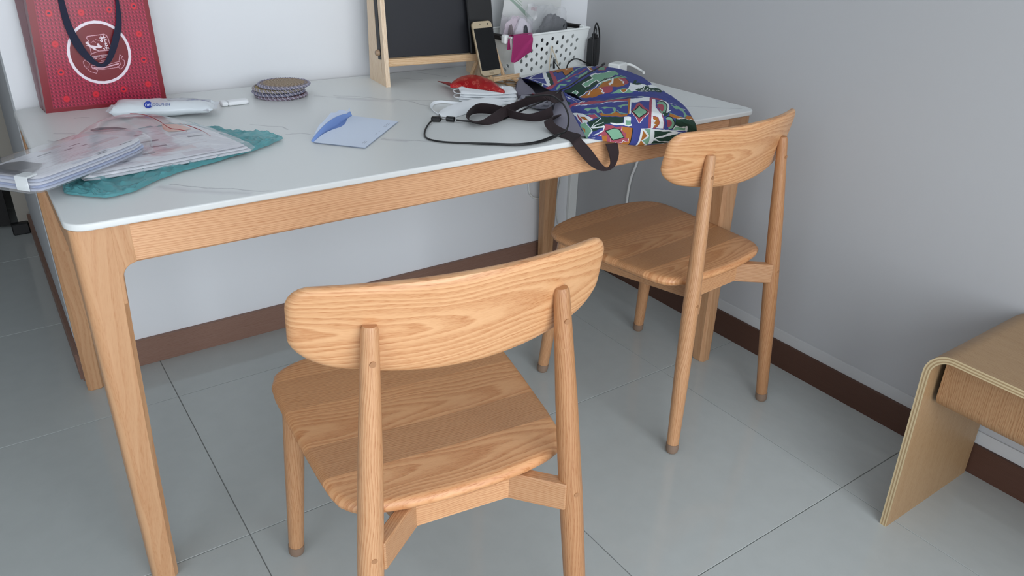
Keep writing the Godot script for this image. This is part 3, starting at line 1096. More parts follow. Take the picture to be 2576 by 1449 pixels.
func wet_wipes() -> void:
	var t := thing("wet_wipes_packet", "half-used white packet of wet wipes with a round blue logo by the red bag", "wipes packet", Vector3(0.086, TABLE_Y, -0.585), -0.34)
	canvas(512, 256, Color(0.87, 0.895, 0.91))
	pp(Color(0.74, 0.75, 0.78), [420, 60, 960, 20, 960, 420, 560, 520])
	pp(Color(0.25, 0.29, 0.58), [720, 470, 760, 330, 830, 260, 900, 330, 950, 430, 950, 500])
	for k in 6: pl(Color(0.40, 0.40, 0.45), 5, [430 + k * 45, 330 - k * 14, 455 + k * 45, 320 - k * 14])
	pl(Color(0.45, 0.48, 0.60), 5, [740, 170, 800, 110, 860, 130, 900, 180]); pl(Color(0.45, 0.48, 0.60), 4, [770, 180, 830, 150, 860, 170])
	var us := steps(-0.108, 0.108, 22)
	var rn := noise(71, 1.0, 3)
	var mb := MB.new()
	sheet(mb, us, spans(us, func(u: float) -> float: return -0.043 + 0.003 * sin(u * 90)), spans(us, func(u: float) -> float: return 0.043 + 0.003 * sin(u * 70 + 1)), 12, 0.034, 0.038,
		func(u: float, v: float, h: float) -> Vector3:
			var k := 1.0 - 0.25 * smoothstep(0.02, 0.10, u)
			var crease := 0.005 * exp(-pow((v + 0.25 * u - 0.004) / 0.008, 2.0)) if h > 0 else 0.0
			return Vector3(u, 0.0185 + h * k - crease * smoothstep(-0.06, 0.03, u) + 0.0015 * rn.get_noise_2d(u * 60, v * 60) * (1 if h > 0 else 0), v))
	for i in mb.t.size(): mb.t[i] = Vector2((mb.p[i].x + 0.108) / 0.216, (mb.p[i].z + 0.043) / 0.086)
	put("packet", mb, mat(Color(1, 1, 1), 0.25, picture()), t)
	for s: float in [-1.0, 1.0]:
		var fin := MB.new()
		for k in 14:
			var z0 := -0.036 + 0.072 * k / 14
			var z1 := z0 + 0.0052
			var x := 0.106 * s
			fin.quad(Vector3(x, 0.0185, z0), Vector3(x, 0.0185, z1), Vector3(x + (0.010 + 0.002 * (k % 2)) * s, 0.0180 + 0.002 * (k % 2), z1), Vector3(x + 0.010 * s, 0.0190, z0))
		put("sealed_end", fin, mat(Color(0.88, 0.90, 0.92), 0.3), t)
	var tilt := Basis(Vector3.RIGHT, -0.72)
	var logo := MB.new()
	turned(logo, [[0.0, 0.0], [0.0085, 0.0], [0.0085, 0.0006], [0.0, 0.0006]], 24)
	logo.xf(Transform3D(Basis(Vector3.RIGHT, PI / 2 - 0.72), Vector3(-0.026, 0.0325, 0.0345)))
	put("round_logo", logo, mat(Color(0.13, 0.22, 0.60), 0.35), t)
	lettering("nei", 0.0105, Vector3(-0.0255, 0.0328, 0.0353), tilt, mat(Color(0.85, 0.88, 0.95), 0.4), t)
	lettering("DOLPHIN", 0.0085, Vector3(0.0015, 0.0322, 0.0352), tilt, mat(Color(0.25, 0.33, 0.58), 0.4), t)

func small_things() -> void:
	# white plastic stick
	var t := thing("white_stick", "small white plastic stick with a cap lying between the wipes packet and the coasters", "plastic stick", Vector3(0.252, TABLE_Y, -0.613), 0.02)
	var mb := MB.new()
	var us := [-0.018, -0.0175, -0.016, 0.0, 0.012, 0.024, 0.029, 0.032, 0.0335, 0.034]
	sheet(mb, us, [-0.013, -0.013, -0.013, -0.013, -0.013, -0.013, -0.0122, -0.009, -0.005, -0.001], [0.013, 0.013, 0.013, 0.013, 0.013, 0.013, 0.0122, 0.009, 0.005, 0.001], 8, 0.0115, 0.004, func(u: float, v: float, h: float) -> Vector3: return Vector3(u, 0.006 + h, v))
	var white := mat(Color(0.93, 0.94, 0.945), 0.4)
	put("body", mb, white, t)
	mb = MB.new()
	sheet(mb, [-0.034, -0.0335, -0.032, -0.029, -0.022, -0.0192, -0.0187], [-0.006, -0.009, -0.012, -0.0132, -0.0136, -0.0136, -0.0134], [0.006, 0.009, 0.012, 0.0132, 0.0136, 0.0136, 0.0134], 8, 0.012, 0.004, func(u: float, v: float, h: float) -> Vector3: return Vector3(u, 0.0062 + h, v))
	put("cap", mb, white, t)
	# four woven coasters in a leaning stack
	var cols := [[Color(0.52, 0.34, 0.33), "lowest woven coaster of the stack, with a dusty red face", 0.383, -0.6575, 0.0], [Color(0.50, 0.49, 0.56), "woven coaster second from the bottom of the stack, grey and blue", 0.378, -0.659, 0.0085], [Color(0.62, 0.54, 0.38), "woven coaster second from the top of the stack, mustard coloured", 0.380, -0.660, 0.017], [Color(0.60, 0.52, 0.43), "topmost woven coaster of the stack, tan with a grey plaited rim", 0.392, -0.655, 0.0255]]
	for k in 4:
		var c: Array = cols[k]
		coaster(c[0], c[1], Vector3(c[2], TABLE_Y + c[4], c[3]), k)
	# packets and masks by the tote
	red_packet()
	masks()

func coaster(c: Color, label: String, at: Vector3, k: int) -> void:
	var t := thing("woven_coaster", label, "coaster", at, 0.4 * k, "round woven coasters")
	var n := noise(90 + k, 1.0, 3)
	canvas(256, 256, c)
	var g: Color = [Color(0.55, 0.33, 0.38), Color(0.52, 0.53, 0.62), Color(0.66, 0.58, 0.42), Color(0.50, 0.47, 0.50)][k]
	for r in 9:
		for a in 60:
			var rr := 40.0 + r * 52.0
			var an := TAU * a / 60.0 + r * 0.3
			var cc := c.lightened(0.25) if (a + r) % 3 == 0 else (c.darkened(0.22) if (a + r) % 3 == 1 else c)
			if r > 6: cc = g.lightened(0.2) if a % 2 == 0 else g.darkened(0.15)
			pl(cc, 22, [500 + rr * cos(an), 500 + rr * sin(an), 500 + (rr + 34) * cos(an + 0.10), 500 + (rr + 34) * sin(an + 0.10)])
	var mb := MB.new()
	turned(mb, [[0.0005, 0.0006], [0.052, 0.0004], [0.058, 0.0012], [0.0585, 0.0066], [0.052, 0.0078], [0.03, 0.0084], [0.0005, 0.0084]], 40)
	for i in mb.t.size(): mb.t[i] = Vector2(0.5 + mb.p[i].x / 0.128, 0.5 + mb.p[i].z / 0.128)
	put("woven_disc", mb, mat(Color(1, 1, 1), 0.95, picture()), t)
	# plaited rim of slanting cords
	var rim := MB.new()
	var rim2 := MB.new()
	for i in 66:
		var a0 := TAU * i / 66.0
		var a1 := TAU * (i + 1.6) / 66.0
		tube(rim if i % 2 == 0 else rim2, PackedVector3Array([Vector3(cos(a0) * 0.0605, 0.0014, sin(a0) * 0.0605), Vector3(cos((a0 + a1) / 2) * 0.0645, 0.0042, sin((a0 + a1) / 2) * 0.0645), Vector3(cos(a1) * 0.0605, 0.0072, sin(a1) * 0.0605)]), [0.0019], 6)
	put("plaited_rim", rim, mat(Color(0.66, 0.64, 0.69), 0.95), t)
	put("plaited_rim", rim2, mat([Color(0.52, 0.46, 0.51), Color(0.44, 0.45, 0.53), Color(0.60, 0.57, 0.52), Color(0.50, 0.50, 0.57)][k], 0.95), t)

func red_packet() -> void:
	canvas(512, 256, Color(0.70, 0.055, 0.10))
	var g := RandomNumberGenerator.new()
	g.seed = 4
	for k in 46:
		var x := g.randf() * 1000
		var y := g.randf() * 1000
		var r := g.randf_range(18, 46)
		var q := []
		for i in 13: q.append_array([x + r * cos(TAU * i / 12) * (1 + 0.25 * cos(i * 2.5)), y + 2 * r * sin(TAU * i / 12) * (1 + 0.25 * cos(i * 2.5))])
		pl(Color(0.86, 0.42, 0.36), 6.0, q)
		pl(Color(0.84, 0.36, 0.32), 5.0, [x - r, y - r, x + r * g.randf(), y + r])
	var tex := picture()
	var t := thing("red_envelope", "glossy red paper packet with a gold flower print arching over white masks", "red packet", Vector3(0.84, TABLE_Y, -0.48))
	var up := spline([Vector3(0.764, 0.775, -0.457), Vector3(0.795, 0.776, -0.497), Vector3(0.842, 0.778, -0.535), Vector3(0.875, 0.779, -0.545), Vector3(0.893, 0.779, -0.532), Vector3(0.897, 0.778, -0.487), Vector3(0.888, 0.777, -0.432), Vector3(0.852, 0.774, -0.332)], 5)
	var dn := spline([Vector3(0.762, 0.774, -0.452), Vector3(0.775, 0.774, -0.438), Vector3(0.790, 0.774, -0.424), Vector3(0.803, 0.774, -0.412), Vector3(0.812, 0.774, -0.402), Vector3(0.821, 0.774, -0.390), Vector3(0.833, 0.774, -0.365), Vector3(0.849, 0.773, -0.330)], 5)
	var rows := []
	var under := []
	var uvs := []
	for i in up.size():
		var r := PackedVector3Array()
		var b := PackedVector3Array()
		var u := PackedVector2Array()
		for j in 9:
			var q := up[i].lerp(dn[i], j / 8.0)
			q.y += 0.006 * sin(PI * j / 8.0)
			r.append(q); b.append(q - Vector3(0, 0.0012, 0))
			u.append(Vector2(float(i) / (up.size() - 1), j / 8.0 * 0.8))
		rows.append(r); under.append(b); uvs.append(u)
	var mb := MB.new()
	mb.grid(rows, true, uvs)
	mb.grid(under, false, uvs)
	at_base("packet", mb, mat(Color(1, 1, 1), 0.35, tex), t)
	mb = MB.new()
	mb.quad(Vector3(0.800, 0.762, -0.588), Vector3(0.797, 0.763, -0.492), Vector3(0.780, 0.774, -0.455), Vector3(0.816, 0.764, -0.545))
	mb.quad(Vector3(0.816, 0.763, -0.545), Vector3(0.780, 0.773, -0.455), Vector3(0.797, 0.762, -0.492), Vector3(0.800, 0.761, -0.588))
	at_base("flap", mb, mat(Color(0.66, 0.04, 0.10), 0.4), t)
	var t2 := thing("orange_slip", "flat orange red paper corner poking out behind the white masks by the bag mouth", "paper slip", Vector3(0.935, TABLE_Y, -0.45))
	mb = MB.new()
	prism(mb, PackedVector2Array([Vector2(0.895, -0.424), Vector2(0.918, -0.414), Vector2(0.900, -0.358), Vector2(0.876, -0.372)]), 0.7672, 0.7682, 0.0003, 1)
	at_base("slip", mb, mat(Color(0.83, 0.25, 0.13), 0.6), t2)

func masks() -> void:
	var white := mat(Color(0.92, 0.935, 0.945), 0.75)
	# folded masks in a pile under the red packet
	for k in 4:
		var t := thing("face_mask", ["lowest folded white face mask of the pile under the red packet", "second folded white face mask from the bottom of the pile under the red packet", "third folded white face mask of the pile, edge curling outwards", "topmost folded white face mask of the pile touching the red packet"][k], "face mask", Vector3(0.822 + 0.003 * k, TABLE_Y + 0.0058 * k, -0.362 - 0.006 * k), -0.72 + 0.10 * k, "white folded face masks")
		var us := steps(-0.072, 0.072, 16)
		var mb := MB.new()
		sheet(mb, us, spans(us, func(u: float) -> float: return -0.052 + 0.012 * pow(absf(u) / 0.072, 3.0)), spans(us, func(u: float) -> float: return 0.040 - 0.010 * pow(absf(u) / 0.072, 2.0)), 8, 0.0046, 0.006,
			func(u: float, v: float, h: float) -> Vector3: return Vector3(u, 0.0030 + h + 0.002 * smoothstep(0.02, 0.072, absf(u)) * (1 + sin(v * 160)), v))
		put("folded_cloth", mb, white, t)
		if k == 1 or k == 3:
			var lp := MB.new()
			tube(lp, spline([Vector3(-0.066, 0.004, -0.03), Vector3(-0.085, 0.003, -0.02), Vector3(-0.088, 0.003, 0.0), Vector3(-0.082, 0.003, 0.02), Vector3(-0.066, 0.004, 0.028)], 5), [0.0011], 6)
			put("ear_loop", lp, white, t)
	# loose mask with its long ear loop, in front
	var t := thing("face_mask", "loose white face mask with a wide ear loop lying flat beside the black cable plugs", "face mask", Vector3(0.70, TABLE_Y, -0.30), 0.0, "white folded face masks")
	var mb := MB.new()
	var a := spline([Vector3(0.626, 0.756, -0.279), Vector3(0.655, 0.757, -0.311), Vector3(0.70, 0.761, -0.330), Vector3(0.745, 0.764, -0.341), Vector3(0.80, 0.764, -0.345), Vector3(0.86, 0.762, -0.352), Vector3(0.90, 0.760, -0.37)], 4)
	var b := spline([Vector3(0.626, 0.7515, -0.262), Vector3(0.645, 0.7515, -0.250), Vector3(0.684, 0.7515, -0.262), Vector3(0.72, 0.7515, -0.275), Vector3(0.77, 0.7515, -0.290), Vector3(0.83, 0.7515, -0.305), Vector3(0.885, 0.7515, -0.325)], 4)
	var rows := []
	var under := []
	for i in a.size():
		var r := PackedVector3Array()
		var u := PackedVector3Array()
		for j in 7:
			var q := a[i].lerp(b[i], j / 6.0)
			q.y += 0.004 * sin(PI * j / 6.0) + 0.0010 * sin(j * 3.1)
			r.append(q); u.append(q - Vector3(0, 0.0012, 0))
		rows.append(r); under.append(u)
	mb.grid(rows, true)
	mb.grid(under)
	at_base("folded_cloth", mb, white, t)
	var lp := MB.new()
	ribbon(lp, [Vector3(0.745, 0.757, -0.342), Vector3(0.718, 0.757, -0.376), Vector3(0.700, 0.757, -0.395), Vector3(0.676, 0.757, -0.392), Vector3(0.650, 0.757, -0.360), Vector3(0.634, 0.757, -0.318), Vector3(0.629, 0.756, -0.282)],
		[Vector3(0.745, 0.753, -0.338), Vector3(0.719, 0.7515, -0.371), Vector3(0.701, 0.7515, -0.388), Vector3(0.678, 0.7515, -0.386), Vector3(0.654, 0.7515, -0.356), Vector3(0.638, 0.7515, -0.316), Vector3(0.631, 0.752, -0.280)], 0.0011)
	at_base("ear_loop", lp, white, t)
	var t3 := thing("face_mask", "white face mask with pointed pleats standing up next to the bag mouth", "face mask", Vector3(0.84, TABLE_Y, -0.34), 0.0, "white folded face masks")
	mb = MB.new()
	for q in [[Vector3(0.800, 0.7515, -0.325), Vector3(0.840, 0.772, -0.372), Vector3(0.868, 0.7515, -0.345)], [Vector3(0.850, 0.7515, -0.335), Vector3(0.882, 0.778, -0.392), Vector3(0.912, 0.7515, -0.365)]]:
		var e: Vector3 = q[1]
		mb.grid([PackedVector3Array([q[0], (q[0] + q[2]) / 2 + Vector3(0.004, 0.003, 0.008), q[2]]), PackedVector3Array([(q[0] as Vector3).lerp(e, 0.5) + Vector3(-0.003, 0, 0), e.lerp((q[0] + q[2]) / 2, 0.45) + Vector3(0, 0, 0.003), (q[2] as Vector3).lerp(e, 0.5)]), PackedVector3Array([e, e + Vector3(0.0004, 0, 0), e + Vector3(0.0008, 0, 0)])])
	at_base("folded_cloth", mb, white, t3)

func page_print(sd: int) -> ImageTexture:
	# unreadable printed matter: grey lines, blocks and tinted boxes
	canvas(320, 320, Color(0.84, 0.845, 0.87))
	var g := RandomNumberGenerator.new()
	g.seed = sd
	for k in 7:
		var x := g.randf_range(40, 700); var y := g.randf_range(40, 850)
		var w := g.randf_range(120, 300); var h := g.randf_range(40, 120)
		pp([Color(0.78, 0.76, 0.79), Color(0.80, 0.74, 0.75), Color(0.74, 0.75, 0.80)][k % 3], [x, y, x + w, y, x + w, y + h, x, y + h])
	for k in 60:
		var x := g.randf_range(40, 800); var y := 30 + 15.5 * k
		var x2 := minf(960, x + g.randf_range(60, 320))
		pl([Color(0.62, 0.62, 0.67), Color(0.70, 0.69, 0.72), Color(0.68, 0.60, 0.62)][k % 3], 4.0, [x, y, x2, y])
	for k in 8:
		var x := g.randf_range(60, 800); var y := g.randf_range(60, 900)
		var w := g.randf_range(50, 130)
		pp([Color(0.36, 0.36, 0.40), Color(0.45, 0.45, 0.48)][k % 2], [x, y, x + w, y + 8, x + w, y + 38, x, y + 30])
	return picture()

func plastic_bags() -> void:
	# teal bag underneath
	var t := thing("teal_plastic_bag", "thin crinkled teal plastic bag spread flat under the paper packs", "plastic bag", Vector3(0.02, TABLE_Y, -0.25))
	var rn := noise(33, 1.0, 4)
	var xs := [-0.178, -0.150, -0.125, -0.085, -0.030, 0.015, 0.062, 0.115, 0.166, 0.20, 0.225, 0.244]
	var lo := [-0.130, -0.22, -0.30, -0.36, -0.42, -0.455, -0.470, -0.44, -0.36, -0.315, -0.285, -0.262]
	var hi := [-0.108, -0.075, -0.052, -0.060, -0.108, -0.135, -0.154, -0.178, -0.200, -0.222, -0.242, -0.254]
	var mb := MB.new()
	sheet(mb, xs, lo, hi, 44, 0.004, 0.012, func(u: float, v: float, h: float) -> Vector3:
		var rid := absf(rn.get_noise_2d(u * 22, v * 22)) * 0.011 + absf(rn.get_noise_2d(u * 60 + 5, v * 60)) * 0.006
		var lift := 0.010 * smoothstep(0.17, 0.23, u) * smoothstep(-0.26, -0.30, v)
		return Vector3(u, 0.7540 + h + (rid + lift if h > 0 else 0.0), v + 0.004 * rn.get_noise_2d(u * 40, 7)), Vector2.ZERO, 1.0, 7)
	var teal := mat(Color(0.38, 0.67, 0.69, 0.58), 0.28)
	teal.transparency = BaseMaterial3D.TRANSPARENCY_ALPHA
	at_base("bag_film", mb, teal, t, 40.0)
	# zip bag with printed leaflets
	var t2 := thing("leaflet_zip_bag", "clear zip bag of printed leaflets with thin red zip lines on the teal bag", "zip bag", Vector3(0.0, 0.757, -0.30), 0.17)
	var us := [-0.168, -0.15, -0.12, -0.09, -0.05, -0.01, 0.03, 0.07, 0.10, 0.12, 0.132, 0.136]
	var l2 := [0.05, -0.02, -0.08, -0.10, -0.11, -0.11, -0.105, -0.10, -0.095, -0.085, -0.03, 0.10]
	var h2 := [0.135, 0.142, 0.144, 0.145, 0.145, 0.146, 0.146, 0.146, 0.146, 0.146, 0.144, 0.138]
	var pm := mat(Color(1, 1, 1), 0.7, page_print(8), Vector3(1, 1, 1))
	for k in 3:
		mb = MB.new()
		var sh := 0.004 * k
		sheet(mb, us, spans(l2, func(v: float) -> float: return v + sh), spans(h2, func(v: float) -> float: return v - sh * 1.5), 10, 0.0036, 0.002, func(u: float, v: float, h: float) -> Vector3:
			return Vector3(u - sh, 0.0035 + 0.0040 * k + h + 0.004 * exp(-pow((u - 0.02) / 0.08, 2.0)) * smoothstep(0.1, -0.1, v), v), Vector2(0.5, 0.5), 1.0)
		for i in mb.t.size(): mb.t[i] = Vector2((mb.t[i].x - 0.5) / 0.31 + 0.5, (mb.t[i].y - 0.5) / 0.26 + 0.42)
		put("leaflet", mb, pm if k == 2 else M.white_paper, t2)
	mb = MB.new()
	sheet(mb, [0.048, 0.062, 0.085, 0.094], [-0.06, -0.105, -0.085, -0.05], [-0.035, -0.03, -0.03, -0.035], 5, 0.002, 0.002, func(u: float, v: float, h: float) -> Vector3: return Vector3(u, 0.0165 + h, v))
	put("orange_slip", mb, mat(Color(0.88, 0.66, 0.58), 0.7), t2)
	mb = MB.new()
	sheet(mb, [-0.06, -0.045, -0.015, 0.0], [-0.16, -0.165, -0.15, -0.13], [-0.135, -0.13, -0.125, -0.125], 5, 0.004, 0.004, func(u: float, v: float, h: float) -> Vector3: return Vector3(u, 0.0125 + h, v))
	put("dark_item", mb, mat(Color(0.28, 0.28, 0.30), 0.6), t2)
	var film := plastic(Color(0.90, 0.90, 0.92, 0.10), 0.16)
	var uf := [-0.172, -0.15, -0.12, -0.085, -0.053, -0.03, 0.0, 0.03, 0.05, 0.075, 0.10, 0.125, 0.14]
	var lf := [0.04, -0.04, -0.10, -0.14, -0.17, -0.185, -0.205, -0.222, -0.228, -0.205, -0.16, -0.08, 0.10]
	var hf := [0.140, 0.147, 0.149, 0.150, 0.150, 0.151, 0.151, 0.151, 0.151, 0.151, 0.151, 0.150, 0.146]
	mb = MB.new()
	sheet(mb, uf, lf, hf, 20, 0.022, 0.03, func(u: float, v: float, h: float) -> Vector3:
		var bulge := 0.010 * exp(-pow((u + 0.01) / 0.06, 2.0) - pow((v + 0.15) / 0.06, 2.0))
		var rip := 0.0025 * rn.get_noise_2d(u * 45, v * 45 + 9) + 0.0015 * sin((v + 0.5 * u) * 230.0)
		return Vector3(u, 0.0095 + h + ((bulge + rip) if h > 0 else 0.0), v), Vector2.ZERO, 1.0, 2)
	put("clear_film", mb, film, t2, 25.0)
	mb = MB.new()
	tube(mb, spline([Vector3(-0.002, .786, -0.48), Vector3(0.013, .787, -0.464), Vector3(0.025, .788, -0.434), Vector3(0.035, .787, -0.388), Vector3(0.043, .783, -0.337), Vector3(0.058, .781, -0.323), Vector3(0.07, .779, -0.311)], 6), [0.0007], 6)
	mb.xf(t2.transform.affine_inverse())
	put("zip_line", mb, mat(Color(0.62, 0.18, 0.20), 0.5), t2)
	mb = MB.new()
	tube(mb, spline([Vector3(0.074, .777, -0.39), Vector3(0.078, .777, -0.37), Vector3(0.083, .777, -0.367), Vector3(0.097, .777, -0.313), Vector3(0.102, .777, -0.26)], 6), [0.0007], 6)
	mb.xf(t2.transform.affine_inverse())
	put("zip_line", mb, mat(Color(0.62, 0.18, 0.20), 0.5), t2)
	# pack of folded papers in clear wrap, overhanging the table edge
	var t3 := thing("paper_pack", "clear-wrapped thick pack of folded white papers overhanging the left table edge", "paper pack", Vector3(-0.150, 0.773, -0.195), 0.70)
	var up := [-0.135, -0.128, -0.11, -0.05, 0.03, 0.09, 0.120, 0.135]
	var lp := [-0.058, -0.064, -0.068, -0.070, -0.070, -0.066, -0.055, -0.03]
	var hp := [0.052, 0.058, 0.062, 0.064, 0.064, 0.060, 0.052, 0.035]
	for k in 5:
		mb = MB.new()
		var sx := 0.002 * sin(k * 2.2)
		sheet(mb, up, lp, hp, 8, 0.0042, 0.0022, func(u: float, v: float, h: float) -> Vector3: return Vector3(u * (1 - 0.012 * k) + sx, 0.003 + 0.0044 * k + h - 0.02 * u * 0.12, v * (1 - 0.02 * k)), Vector2(0.5, 0.5))
		for i in mb.t.size(): mb.t[i] = Vector2((mb.t[i].x - 0.5) / 0.28 + 0.5, (mb.t[i].y - 0.5) / 0.14 + 0.5)
		put("folded_paper", mb, mat(Color(1, 1, 1), 0.7, page_print(21)) if k == 4 else mat([Color(0.83, 0.85, 0.90), Color(0.70, 0.75, 0.87), Color(0.86, 0.87, 0.90), Color(0.80, 0.83, 0.90)][k], 0.7), t3)
	mb = MB.new()
	sheet(mb, [-0.128, -0.11, -0.085, -0.07], [-0.03, -0.045, -0.045, -0.03], [0.03, 0.03, 0.02, 0.01], 6, 0.002, 0.002, func(u: float, v: float, h: float) -> Vector3: return Vector3(u, 0.0255 + h, v))
	put("dark_picture", mb, mat(Color(0.30, 0.30, 0.32), 0.5), t3)
	mb = MB.new()
	box(mb, Vector3(-0.1370, 0.003, 0.020), Vector3(-0.1355, 0.024, 0.044), 0.0004)
	box(mb, Vector3(-0.1370, 0.0235, 0.020), Vector3(-0.1150, 0.0265, 0.044), 0.0006)
	put("white_sticker", mb, mat(Color(0.86, 0.88, 0.88), 0.6), t3)
	mb = MB.new()
	var uw := [-0.150, -0.14, -0.12, -0.08, -0.02, 0.05, 0.10, 0.135, 0.155, 0.165]
	sheet(mb, uw, [-0.05, -0.068, -0.078, -0.082, -0.083, -0.082, -0.078, -0.066, -0.045, -0.02], [0.05, 0.064, 0.070, 0.072, 0.072, 0.072, 0.066, 0.055, 0.042, 0.02], 16, 0.032, 0.022, func(u: float, v: float, h: float) -> Vector3:
		return Vector3(u, 0.0125 + h - 0.0024 * u * 4 + (0.0022 * rn.get_noise_2d(u * 60 + 30, v * 60) if h > 0 else 0.0), v), Vector2.ZERO, 1.0, 2)
	put("clear_film", mb, film, t3, 25.0)

func envelope() -> void:
	var t := thing("paper_envelope", "torn open white envelope with blue lining lying in the middle of the table", "envelope", Vector3(0.40, TABLE_Y, -0.25))
	var a := Vector3(0.289, 0.751, -0.205)
	var b := Vector3(0.364, 0.751, -0.117)
	var c := Vector3(0.520, 0.751, -0.276)
	var d := Vector3(0.450, 0.751, -0.372)
	var white := mat(Color(0.83, 0.87, 0.93), 0.75)
	var back := MB.new()
	back.quad(a, b, c, d)
	at_base("back_sheet", back, white, t)
	# front sheet bulges up towards the torn mouth on the a-d side
	var rows := []
	for i in 11:
		var r := PackedVector3Array()
		var s := i / 10.0
		var edge := 0.30 * exp(-pow((s - 0.55) / 0.22, 2.0)) * (1 + 0.10 * sin(s * 31))
		for j in 11:
			var k := lerpf(edge * 0.55, 1.0, j / 10.0)
			var q := a.lerp(d, s).lerp(b.lerp(c, s), k)
			var lift := 0.007 * sin(PI * clampf(s, 0, 1)) * pow(1 - k, 1.5)
			r.append(q + Vector3(0, 0.0016 + lift, 0))
		rows.append(r)
	var fr := MB.new()
	fr.grid(rows, false)
	at_base("front_sheet", fr, white, t)
	# torn flap standing on the mouth side, blue lining inside
	var fl := []
	var li := []
	for i in 11:
		var s := i / 10.0
		var base := a.lerp(d, s)
		var hgt := 0.033 * pow(sin(PI * clampf(s * 0.92 + 0.03, 0, 1)), 0.7) + (0.010 if i == 10 else 0.0)
		var out := (a - b).normalized()
		fl.append(PackedVector3Array([base + Vector3(0, 0.0006, 0), base + out * 0.005 + Vector3(0, hgt * 0.55, 0), base + out * 0.004 + Vector3(0, hgt * (1 + 0.08 * sin(s * 40)), 0)]))
		li.append(PackedVector3Array([base - out * 0.040 * sin(PI * s) + Vector3(0, 0.0010, 0), base + Vector3(0, 0.0018, 0), base + out * 0.004 + Vector3(0, hgt * 0.62, 0)]))
	var f := MB.new()
	f.grid(fl)
	at_base("torn_flap", f, white, t)
	f = MB.new()
	f.grid(li)
	at_base("blue_lining", f, mat(Color(0.50, 0.62, 0.85), 0.7), t)
	# fine print along the lower edge
	for k in [[0.12, 0.20], [0.42, 0.50], [0.54, 0.58], [0.74, 0.88]]:
		var pr := MB.new()
		for ln in 2:
			var o := 0.10 + 0.035 * ln
			var p0 := b.lerp(c, k[0]).lerp(a.lerp(d, k[0]), o) + Vector3(0, 0.0019, 0)
			var p1 := b.lerp(c, k[1]).lerp(a.lerp(d, k[1]), o) + Vector3(0, 0.0019, 0)
			var w := (a - b).normalized() * 0.0008
			pr.quad(p0, p1, p1 + w, p0 + w)
		at_base("fine_print", pr, mat(Color(0.55, 0.58, 0.64), 0.8), t)

# ---------------------------------------------------------------- easel, tablet sleeve, phone
func easel() -> void:
	var t := thing("blackboard_easel", "small pine easel stand holding a blackboard against the white wall", "easel", Vector3(0.6635, TABLE_Y, -0.6265), -0.10)
	# local: x to the right foot, z to the viewer; side planks in the y,z plane
	for s in 2:
		var mb := MB.new()
		var x := 0.0 if s == 0 else 0.304
		# outline of a side plank in z, y with a long slot cut as two bars joined at foot and head
		var front := [[0.0, 0.0], [-0.020, 0.235], [-0.046, 0.52]]
		plank(mb, x, 0.0, -0.024, -0.018, -0.042, -0.044, -0.066, 0.40)      # front bar
		plank(mb, x, -0.024, -0.130, -0.034, -0.127, -0.034, -0.127, 0.0, 0.075)   # foot block
		plank(mb, x, -0.058, -0.127, -0.088, -0.118, -0.095, -0.115, 0.075, 0.40)   # rear bar
		plank(mb, x, -0.040, -0.116, -0.066, -0.112, -0.066, -0.112, 0.36, 0.41)   # head block
		mb.wood_uv(1, Vector2(0.2, 0.1 + 0.1 * s))
		put("side_plank", mb, wood(Color(0.96, 0.88, 0.77), M.straight, 0.9, 0.3, 0.55, 0.0, Vector2(0.3 * s, 0.2)), t)
		var pg := MB.new()
		tube(pg, PackedVector3Array([Vector3(x - 0.012, 0.085, -0.040), Vector3(x - 0.004, 0.085, -0.040), Vector3(x + 0.006, 0.085, -0.040)]), [0.006, 0.009, 0.006], 12)
		put("peg", pg, mat(Color(0.62, 0.52, 0.42), 0.5), t)
	var rl := MB.new()
	box(rl, Vector3(0.0125, 0.052, -0.030), Vector3(0.305, 0.0715, -0.008), 0.0015, 0)
	put("lower_rail", rl, M.pine, t)
	rl = MB.new()
	box(rl, Vector3(0.0125, 0.37, -0.09), Vector3(0.305, 0.39, -0.05), 0.0015, 0)
	put("upper_rail", rl, M.pine, t)
	var bd := MB.new()
	box(bd, Vector3(0.0135, 0.0, -0.004), Vector3(0.303, 0.31, 0.004), 0.001, 0)
	bd.xf(Transform3D(Basis(Vector3.RIGHT, -0.10), Vector3(0, 0.072, -0.030)))
	put("blackboard", bd, mat(Color(0.075, 0.085, 0.115), 0.55), t)
	# the dark second panel seen through the slot
	bd = MB.new()
	box(bd, Vector3(-0.0015, 0.074, -0.050), Vector3(0.0115, 0.40, -0.0265), 0.001, 1)
	bd.xf(Transform3D(Basis(Vector3.RIGHT, -0.09), Vector3(0, -0.003, 0.006)))
	put("slot_panel", bd, mat(Color(0.05, 0.05, 0.06), 0.5), t)
	# slim black sleeve leaning on the board
	var t2 := thing("black_sleeve", "slim black sleeve with a small white label leaning on the blackboard behind the phone", "sleeve", t.transform * Vector3(0.2535, 0.0720, -0.0165), -0.10)
	var sb := MB.new()
	box(sb, Vector3(-0.002, 0, -0.006), Vector3(0.075, 0.33, 0.006), 0.003)
	sb.xf(Transform3D(Basis(Vector3.BACK, 0.055) * Basis(Vector3.RIGHT, -0.10), Vector3(0.006, 0.001, 0.009)))
	put("sleeve", sb, mat(Color(0.028, 0.032, 0.04), 0.45), t2)
	sb = MB.new()
	box(sb, Vector3(0.012, 0.010, 0.0061), Vector3(0.036, 0.041, 0.0066), 0.0002)
	sb.xf(Transform3D(Basis(Vector3.BACK, 0.12) * Basis(Vector3.RIGHT, -0.10), Vector3(0.006, 0.001, 0.009)))
	put("white_label", sb, mat(Color(0.80, 0.82, 0.84), 0.6), t2)

